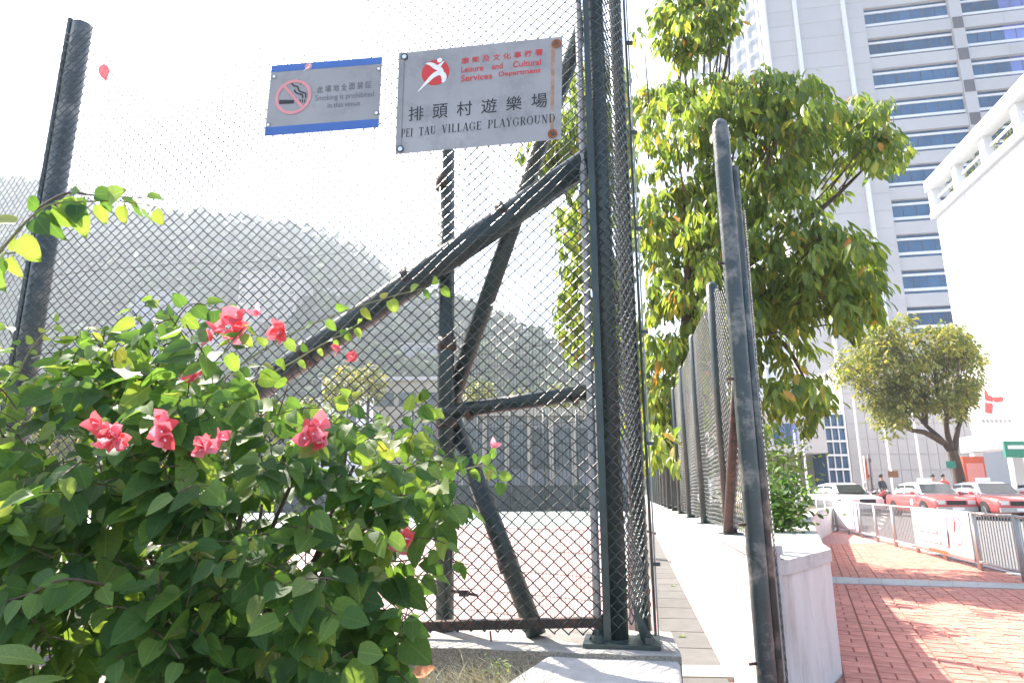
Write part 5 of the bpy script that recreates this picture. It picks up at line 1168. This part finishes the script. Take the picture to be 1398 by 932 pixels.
# ================= VEHICLES =================
def loft(secs, m, name, par, smooth=True):
    V = []; Fs = []; n = len(secs[0])
    for s_ in secs: V += s_
    for i in range(len(secs) - 1):
        for k in range(n): q = i * n; Fs.append((q + k, q + (k + 1) % n, q + n + (k + 1) % n, q + n + k))
    Fs += [tuple(reversed(range(n))), tuple(range((len(secs) - 1) * n, len(secs) * n))]
    o = mesh(name, V, Fs, m, par); keepsmooth(o) if smooth else None; return o
def car(lab, pos, hd, body_m, roof_m, taxi=True):
    c = thing('taxi' if taxi else 'parked_car', lab, 'taxi' if taxi else 'car', 'cars on the road', loc=pos); c.rotation_euler = (0, 0, hd)
    def sec(x, hw, z0, z1, r=.08, tum=0.0): return [Vector((x, -hw + .06, z0)), Vector((x, -hw, z0 + .1)), Vector((x, -hw, (z0 + z1) / 2)), Vector((x, -hw + tum + .02, z1 - r)), Vector((x, -hw + tum + r, z1)), Vector((x, hw - tum - r, z1)), Vector((x, hw - tum - .02, z1 - r)), Vector((x, hw, (z0 + z1) / 2)), Vector((x, hw, z0 + .1)), Vector((x, hw - .06, z0))]
    loft([sec(-2.32, .74, .34, .80), sec(-2.26, .80, .26, .90), sec(-1.6, .85, .22, .93), sec(-.9, .86, .2, .92), sec(.5, .86, .2, .91), sec(1.0, .86, .2, .90), sec(1.7, .84, .22, .84), sec(2.2, .79, .25, .76), sec(2.32, .72, .33, .68)], body_m, 'body', c)
    loft([sec(-1.75, .74, .86, .90, .02), sec(-1.25, .74, .86, 1.36, .09, .10), sec(-.5, .74, .86, 1.43, .09, .12), sec(.25, .74, .86, 1.42, .09, .12), sec(.55, .74, .86, 1.34, .09, .11), sec(1.05, .75, .86, .92, .03)], roof_m, 'cabin', c)
    for sg in (-1, 1):
        def sp_(x, z): return Vector((x, sg * (.748 - (z - .9) * .2 + .012), z))
        for nm_, q in (('side_window', [(-1.28, .95), (-.48, .95), (-.48, 1.32), (-1.12, 1.30)]), ('side_window', [(-.38, .95), (.72, .95), (.42, 1.30), (-.38, 1.32)])):
            o = mesh(nm_, [sp_(*v) for v in q] + [sp_(*v) - Vector((0, sg * .01, 0)) for v in q], [(0, 1, 2, 3) if sg < 0 else (3, 2, 1, 0), (4, 5, 1, 0), (5, 6, 2, 1), (6, 7, 3, 2), (7, 4, 0, 3)], MT['carglass'], c)
        for x in (-1.38, 1.42):
            y = sg * .80; w_ = MB().tube([(x, y - sg * .17, .31), (x, y + sg * .045, .31), (x, y + sg * .065, .31)], [.31, .31, .27], 20).build('wheel', MT['tyre'], c); MB().tube([(x, y + sg * .04, .31), (x, y + sg * .075, .31)], .19, 14).build('rim', MT['chrome'], w_)
            MB().tube([(x, sg * .848, .33), (x, sg * .868, .33)], .365, 20).build('wheel_arch', MT['tyre'], c)
        MB().bbox((2.27, sg * .55, .62), .12, .30, .15, b=.02).build('headlight', MT['lamp'], c); MB().bbox((-2.28, sg * .6, .72), .08, .24, .15, b=.02).build('tail_lamp', MT['signred'], c)
        MB().bbox((.78, sg * .93, .98), .1, .16, .12, b=.02).build('wing_mirror', body_m, c)
        if taxi: keepsmooth(MB().tube([(-.42 + .9, sg * .864, .62), (-.42 + .9, sg * .872, .62)], .13, 16).build('door_roundel', MT['signwhite'], c))
    mesh('windscreen', [(1.0, -.66, .955), (1.0, .66, .955), (.60, .57, 1.335), (.60, -.57, 1.335)], [(0, 1, 2, 3)], MT['carglass'], c).data.transform(Matrix.Translation((.03, 0, .02)))
    mesh('rear_window', [(-1.68, -.64, .95), (-1.68, .64, .95), (-1.28, .56, 1.33), (-1.28, -.56, 1.33)], [(3, 2, 1, 0)], MT['carglass'], c).data.transform(Matrix.Translation((-.03, 0, .02)))
    MB().bbox((2.30, 0, .60), .08, .72, .16, b=.02).build('grille', MT['tyre'], c); MB().bbox((2.32, 0, .36), .14, 1.5, .16, b=.04).build('bumper', MT['alu'] if taxi else body_m, c); MB().box((2.40, 0, .37), .01, .44, .1).build('number_plate', MT['signwhite'], c)
    if taxi: MB().bbox((-.1, 0, 1.52), .2, .5, .15, b=.03).build('roof_sign', MT['signwhite'], c)
    return c
def gpos(px, Y): p = onY(px, 676, Y); return (p.x, Y, gz(Y) - .10)
hd = R(-99)
car('red taxi with a white roof nearest the right edge, behind the ring symbol banner', gpos(1347, 27.5), hd, MT['carred'], MT['carwhite'])
car('red taxi with a white roof waiting behind the other taxi, nearer the street tree', gpos(1266, 29.0), hd + .03, MT['carred'], MT['carwhite'])
car('white saloon car on the far side of the road left of both taxis', gpos(1150, 33), R(-90), MT['carwhite'], MT['carwhite'], False)
car('white car cut off by the right edge of the picture', gpos(1440, 27.5), hd, MT['carwhite'], MT['carwhite'], False)
# ================= PEOPLE AND MOTORCYCLES =================
def person(lab, pos, hdg, sit, top, bottom):
    """one continuous skinned body; clothing colours by parts laid over it"""
    t = thing('person', lab, 'person', 'people across the road', loc=pos); t.rotation_euler = (0, 0, hdg)
    hip = .55 if sit else .92
    J = [(0, 0, hip), (0, 0, hip + .25), (0, 0, hip + .47), (0, 0, hip + .56), (.02, 0, hip + .66), (.02, 0, hip + .78)]; Rr = [.14, .13, .15, .06, .085, .07]; E = [(0, 1), (1, 2), (2, 3), (3, 4), (4, 5)]
    for sg in (-1, 1):
        n = len(J)
        if sit: J += [(.05, sg * .1, hip - .02), (.42, sg * .16, hip - .02), (.40, sg * .16, .12), (.52, sg * .16, .06)]
        else: J += [(0, sg * .1, hip - .08), (.03 * sg, sg * .11, .48), (-.02 * sg, sg * .11, .09), (.12, sg * .12, .05)]
        Rr += [.1, .075, .05, .04]; E += [(0, n), (n, n + 1), (n + 1, n + 2), (n + 2, n + 3)]
        n = len(J); J += [(0, sg * .2, hip + .44), (.05, sg * .25, hip + .17), (.3 if sit else .16, sg * .2, hip + .05), (.38 if sit else .2, sg * .19, hip + .03)]; Rr += [.06, .045, .035, .035]; E += [(2, n), (n, n + 1), (n + 1, n + 2), (n + 2, n + 3)]
    me = bpy.data.meshes.new('body'); me.from_pydata(J, E, []); o = bpy.data.objects.new('body', me); COL.objects.link(o); o.parent = t
    for m_ in (top,): me.materials.append(m_)
    sk = o.modifiers.new('s', 'SKIN'); 
    for i, v in enumerate(me.skin_vertices[0].data): v.radius = (Rr[i], Rr[i]); v.use_root = (i == 0)
    su = o.modifiers.new('u', 'SUBSURF'); su.levels = 1; su.render_levels = 1
    dg = bpy.context.evaluated_depsgraph_get(); m2 = bpy.data.meshes.new_from_object(o.evaluated_get(dg)); o.modifiers.clear(); o.data = m2; m2.materials.clear(); [m2.materials.append(x) for x in (top, bottom, MT['skin'])]; m2.shade_smooth()
    for p in m2.polygons:
        z = p.center.z; ax_ = abs(p.center.y)
        p.material_index = 2 if (z > hip + .53 or (ax_ > .15 and z < hip + .22 and z > hip - .1 and p.center.x > .12)) else (1 if z < hip + .04 else 0)
    keepsmooth(MB().tube([(-.01, 0, hip + .70), (-.012, 0, hip + .78), (-.01, 0, hip + .86), (-.01, 0, hip + .885)], [.085, .105, .08, .02], 12).build('hair', MT['hair'], t)); return t
def motorcycle(lab, pos, hdg, m_):
    c = thing('motorcycle', lab, 'motorcycle', 'parked motorcycles', loc=pos); c.rotation_euler = (0, 0, hdg)
    for x in (-.62, .62):
        pts = [Vector((x + .26 * math.cos(a), 0, .3 + .26 * math.sin(a))) for a in np.linspace(0, 2 * math.pi, 17)]; w_ = keepsmooth(MB().tube(pts, .05, 8, False).build('wheel', MT['tyre'], c)); MB().tube([(x, -.04, .3), (x, .04, .3)], .16, 12).build('rim', MT['chrome'], w_)
    loft([[Vector((x, y * w_, z + dz)) for y, dz in ((-1, 0), (-.8, .13), (.8, .13), (1, 0), (.6, -.12), (-.6, -.12))] for x, w_, z in ((-.75, .06, .72), (-.4, .15, .66), (0, .12, .52), (.3, .15, .78), (.48, .06, .86))], m_, 'fairing', c)
    MB().bbox((-.28, 0, .82), .6, .24, .09, b=.04).build('seat', MT['tyre'], c); keepsmooth(MB().tube([(.62, 0, .3), (.42, 0, .98)], .03, 8).build('fork', MT['chrome'], c)); MB().tube([(.36, -.34, 1.05), (.44, -.1, 1.0), (.44, .1, 1.0), (.36, .34, 1.05)], .016, 6).build('handlebar', MT['tyre'], c); keepsmooth(MB().tube([(.5, 0, .9), (.57, 0, .89)], [.08, .09], 10).build('headlight', MT['lamp'], c))
    MB().tube([(-.1, .1, .3), (-.1, .25, .02)], .015, 6).build('side_stand', MT['tyre'], c); return c
def mp(px, Y): p = onY(px, 676, Y); return (p.x, Y, gz(Y) - .1 + (.12 if Y > 33.6 else 0))
motorcycle('red scooter parked across the road left of the taxis', mp(1196, 34.5), -.4, MT['carred']); motorcycle('dark motorcycle parked across the road nearest the taxis', mp(1216, 34.8), -.5, MT['cloth1']); motorcycle('pale scooter parked beside the white car', mp(1186, 35.2), -.8, MT['alu'])
p_ = mp(1206, 35.8); person('person in dark clothes standing among the parked motorcycles', (p_[0], p_[1], gz(35.8) + .02), -1.2, False, MT['cloth1'], MT['cloth1'])
p_ = mp(1188, 36.6); person('person in pale top standing left of the parked motorcycles', (p_[0], p_[1], gz(36.6) + .02), -1.9, False, MT['cloth2'], MT['cloth1'])
p_ = mp(1277, 36.8); person('person in white top standing behind the farther taxi', (p_[0], p_[1], gz(36.8) + .02), -2.0, False, MT['cloth2'], MT['cloth2'])
p_ = mp(1291, 36.4); person('person in a red top standing behind the nearer taxi by the tree', (p_[0], p_[1], gz(36.4) + .02), -1.7, False, MT['carred'], MT['cloth1'])
# ================= COURT SURROUNDINGS =================
def wall_at(name, lab, cat, px0, px1, y_top, Y, thick, m, zb_=0.3):
    a, b = onY(px0, 676, Y), onY(px1, 676, Y); z = onY((px0 + px1) / 2, y_top, Y).z
    o = MB().prism([(a.x, a.y), (b.x, b.y), (b.x, b.y + thick), (a.x, a.y + thick)], zb_, z).build(name, m); return tag(o, lab, cat)
gsx = thing('clubhouse', 'grey low building with pillars across the far end of the court', 'building'); CD = 42.0
def cb(px0, px1, y0, y1, Y, dep, m, name, par=gsx, zfloor=None):
    a, b = onY(px0, 676, Y), onY(px1, 676, Y); z1_ = onY((px0 + px1) / 2, y0, Y).z; z0_ = onY((px0 + px1) / 2, y1, Y).z if zfloor is None else zfloor
    return MB().prism([(a.x, a.y), (b.x, b.y), (b.x, b.y + dep), (a.x, a.y + dep)], z0_, z1_).build(name, m, par)
cb(560, 860, 566, 690, CD, 8, MT['court_bld'], 'wall', zfloor=.3); cb(545, 880, 556, 567, CD - .6, 9, MT['cream'], 'roof_slab')
for i in range(9): x = 572 + i * 31; cb(x, x + 22, 584, 640, CD - .08, .07, MT['glassgrey'], 'window')
for i in range(8): x = 596 + i * 31; cb(x, x + 6, 568, 690, CD - .35, .26, MT['cream'], 'pillar', zfloor=.3)
for i, (x0, x1) in enumerate(((300, 420), (421, 541), (542, 662), (663, 783), (784, 868))):
    s_ = tag(cb(x0, x1, 662, 697, 37.5, .06, MT['screen'], 'fence_screen', None, zfloor=.3), ['leftmost', 'second', 'middle', 'fourth', 'rightmost'][i] + ' dark green windbreak screen across the far end of the court', 'screen', 'windbreak screens')
for i in range(12):
    x = 330 + i * 46; p = onY(x, 676, 37.3); pt_ = onY(x, 560, 37.3); tag(keepsmooth(MB().tube([(p.x, p.y, .3), (p.x, p.y, pt_.z)], .07, 8).build('court_fence_post', MT['post'])), ['far court fence post over the windbreak screens, number one from the left', 'far court fence post left of the old village house', 'far court fence post left of the bush shoots', 'far court fence post behind the pink bract cluster', 'far court fence post in front of the village houses', 'far court fence post right of the village houses', 'far court fence post left of the braced back post', 'far court fence post right of the braced back post', 'far court fence post left of the clubhouse middle', 'far court fence post at the clubhouse middle', 'far court fence post right of the clubhouse middle', 'far court fence post nearest the corner post'][i], 'post', 'far court fence posts')
# village houses and trees at the foot of the hill
hs = [(505, 600, 520, 60, 'long pale village house with flat roof seen under the diagonal brace', MT['cream'], 2), (430, 480, 520, 75, 'white village house at the foot of the hill behind the bush', MT['white'], 2), (300, 385, 372, 240, 'beige apartment block halfway up the hill left of the bract clusters', MT['cream'], 6), (150, 215, 400, 230, 'pale apartment block on the hillside at the left', MT['court_bld'], 4), (240, 285, 425, 220, 'small pale block on the lower hillside', MT['cream'], 3), (420, 470, 395, 260, 'pale blocks on the hillside above the diagonal brace', MT['cream'], 4), (540, 590, 470, 200, 'low grey block on the hillside left of the back post', MT['court_bld'], 3)]
for x0, x1, yt, Y, lab, m_, nf in hs:
    h_ = thing('hillside_house' if Y > 100 else 'village_house', lab, 'building'); a, b = onY(x0, 676, Y), onY(x1, 676, Y); z1_ = onY((x0 + x1) / 2, yt, Y).z; 
    MB().prism([(a.x, Y), (b.x, Y), (b.x, Y + Y * .06 + 5), (a.x, Y + Y * .06 + 5)], 0, z1_).build('wall', m_, h_); MB().prism([(a.x - .4, Y - .4), (b.x + .4, Y - .4), (b.x + .4, Y + Y * .06 + 5.4), (a.x - .4, Y + Y * .06 + 5.4)], z1_ + .01, z1_ + .35).build('roof', MT['conclight'], h_)
    fl = 3.0 if Y < 100 else 3.2; nw = max(3, int((b.x - a.x) / 3.4))
    for f_ in range(nf):
        for k in range(nw):
            cxx = a.x + (k + .5) * (b.x - a.x) / nw; zz = z1_ - 1.7 - f_ * fl; MB().box((cxx, Y - .03, zz), 1.6, .05, 1.3).build('window', MT['glassgrey'], h_)
# ================= HILLS =================
def hill(name, lab, ridge, D, foot, seed, blobs):
    rg_ = random.Random(seed); from mathutils import noise
    xs = np.arange(-260, 1001, 7); rows = 26; V = []; Fs = []; its = []
    for j in range(rows + 6):
        t = j / (rows - 1)
        for x in xs:
            yr = interp(ridge, x); top = onY(x, yr, D)
            if t <= 1: Y = foot + (D - foot) * t; X = top.x * Y / D; z = top.z * (t ** 0.85)
            else: Y = D + (D - foot) * (t - 1) * 1.2; X = top.x * Y / D; z = top.z * (1 - (t - 1) * 1.4)
            nz_ = noise.noise(Vector((X * .018, Y * .018, seed))) * 14 + noise.noise(Vector((X * .06, Y * .06, seed))) * 5
            z += nz_ * min(1, t * 2) * (0.0 if abs(t - 1) < .02 else 1) * min(1, abs(1 - t) * 4)
            z += noise.noise(Vector((X * .2, Y * .2, seed))) * 2.2 * min(1, t * 4)
            if top.z < 4: z = min(z, top.z)
            V.append((X, Y, z - .6 * (t == 0)))
            if t <= 1.0 and t > .08 and rg_.random() < blobs: its.append(Vector((X + rg_.uniform(-3, 3), Y, z)))
    n = len(xs)
    for j in range(rows + 5):
        for i in range(n - 1): q = j * n + i; Fs.append((q, q + 1, q + n + 1, q + n))
    struct(mesh(name, V, Fs, MT['hill'], None, True)); return its
R1 = [(-260, 300), (-60, 262), (0, 256), (40, 250), (100, 268), (150, 296), (215, 296), (260, 294), (300, 301), (345, 305), (400, 313), (440, 325), (480, 347), (520, 373), (560, 402), (600, 430), (640, 470), (700, 540), (800, 640), (1000, 660)]
R2 = [(-260, 560), (200, 520), (330, 470), (420, 430), (500, 410), (560, 408), (610, 418), (650, 427), (674, 437), (703, 457), (746, 474), (775, 495), (804, 510), (850, 540), (900, 600), (1000, 650)]
i1 = hill('hill', '', R1, 430, 190, 3, .75); i2 = hill('hill_spur', '', R2, 300, 120, 8, .75)
# woods on the slopes: many small leaf tufts make each crown
def woods(pts, name, lab, rad):
    its = []
    for p in pts:
        s0 = tr_.uniform(.7, 1.3) * rad
        for k in range(6):
            d = Vector((tr_.gauss(0, 1), tr_.gauss(0, 1) - .3, tr_.gauss(.3, .8))).normalized(); its.append(frame_mat(p + Vector((0, 0, s0 * .8)) + d * s0 * .7, Vector((tr_.gauss(0, 1), tr_.gauss(0, 1), tr_.gauss(0, .6))), d, s0 * 1.1))
    o = scatter(None, its, [leaf_shape(1, .8, 'heart', .5, -.4, 4), leaf_shape(1, .9, 'heart', .7, -.3, 3)], MT['hillgreen'], 0, 'tuft', name); tag(o, lab, 'woods')
woods(i1, 'hillside_woods', 'hazy woods covering the far hill behind the netting', 3.6); woods(i2, 'spur_woods', 'darker woods covering the nearer hill spur behind the court', 2.6)
def far_tree(x, yt, Y, rpx, lab, m_=None):
    t = thing('court_tree', lab, 'tree', 'trees beyond the court'); top = onY(x, yt, Y); r_ = rpx / 925 * Y; c = Vector((top.x, Y, top.z - r_)); its = []
    for k in range(800):
        d = Vector((tr_.gauss(0, 1), tr_.gauss(0, 1), tr_.gauss(0, 1))).normalized() * tr_.random() ** .4; q = c + Vector((d.x * r_, d.y * r_, d.z * r_ * 1.05)) + Vector((0, 0, .25 * r_ * math.sin(k * .7))); its.append(frame_mat(q, Vector((tr_.gauss(0, 1), tr_.gauss(0, 1), tr_.gauss(-.3, 1))), Vector((tr_.gauss(0, .5), -.4, 1)), r_ * tr_.uniform(.14, .3)))
    scatter(t, its, [leaf_shape(1, .6, 'long', .2, .25, 3)], m_ or MT['farleaf'], 40); limb([Vector((c.x, Y, 0)), Vector((c.x, Y, c.z))], .25, .1, MT['bark'], t, 'trunk', 8)
for a in ((420, 545, 50, 26, 'round tree beyond the court at the left of the village houses'), (470, 505, 52, 30, 'dark round tree beyond the court right of the braced shoots'), (505, 500, 56, 26, 'dark tree beyond the court just left of the village house'), (590, 560, 50, 20, 'small tree beyond the court by the back post'), (655, 520, 58, 24, 'tree beyond the clubhouse roof left of centre'), (765, 525, 58, 26, 'tree beyond the clubhouse roof near the corner post'), (710, 535, 60, 22, 'tree beyond the clubhouse roof between two others'), (360, 540, 48, 34, 'tree beyond the court behind the lower bush'), (300, 560, 46, 36, 'broad tree beyond the court behind the bush, left'), (200, 560, 48, 50, 'broad tree beyond the court behind the bush, far left'), (90, 540, 50, 50, 'tree beyond the court at the left edge')): far_tree(*a)
for k, (x, yt, Y, rp) in enumerate(((897, 600, 30, 16), (905, 628, 26, 9))):
    far_tree(x, yt, Y, rp, ['tree at the far end of the alley beyond the fence posts', 'small brownish shrub at the far end of the alley'][k])
# ================= HAZE =================
hz = MB(); V = []
zmax = max(v for v in (ZTOP, 240)) + 12
hz.box((0, 230, (zmax - 1.7) / 2), 1300, 760, zmax + 1.7)
hb = hz.build('haze', None); stuff(hb); tag(hb, 'thin bright haze filling the air over the whole place', 'haze')
hm = bpy.data.materials.new('haze_air'); hm.use_nodes = True; n = hm.node_tree; n.nodes.clear(); o_ = n.nodes.new('ShaderNodeOutputMaterial'); pv = n.nodes.new('ShaderNodeVolumePrincipled'); pv.inputs['Density'].default_value = 0.0007; pv.inputs['Color'].default_value = (.84, .91, 1, 1); pv.inputs['Anisotropy'].default_value = 0.2
n.links.new(pv.outputs[0], o_.inputs['Volume']); hb.data.materials.append(hm)
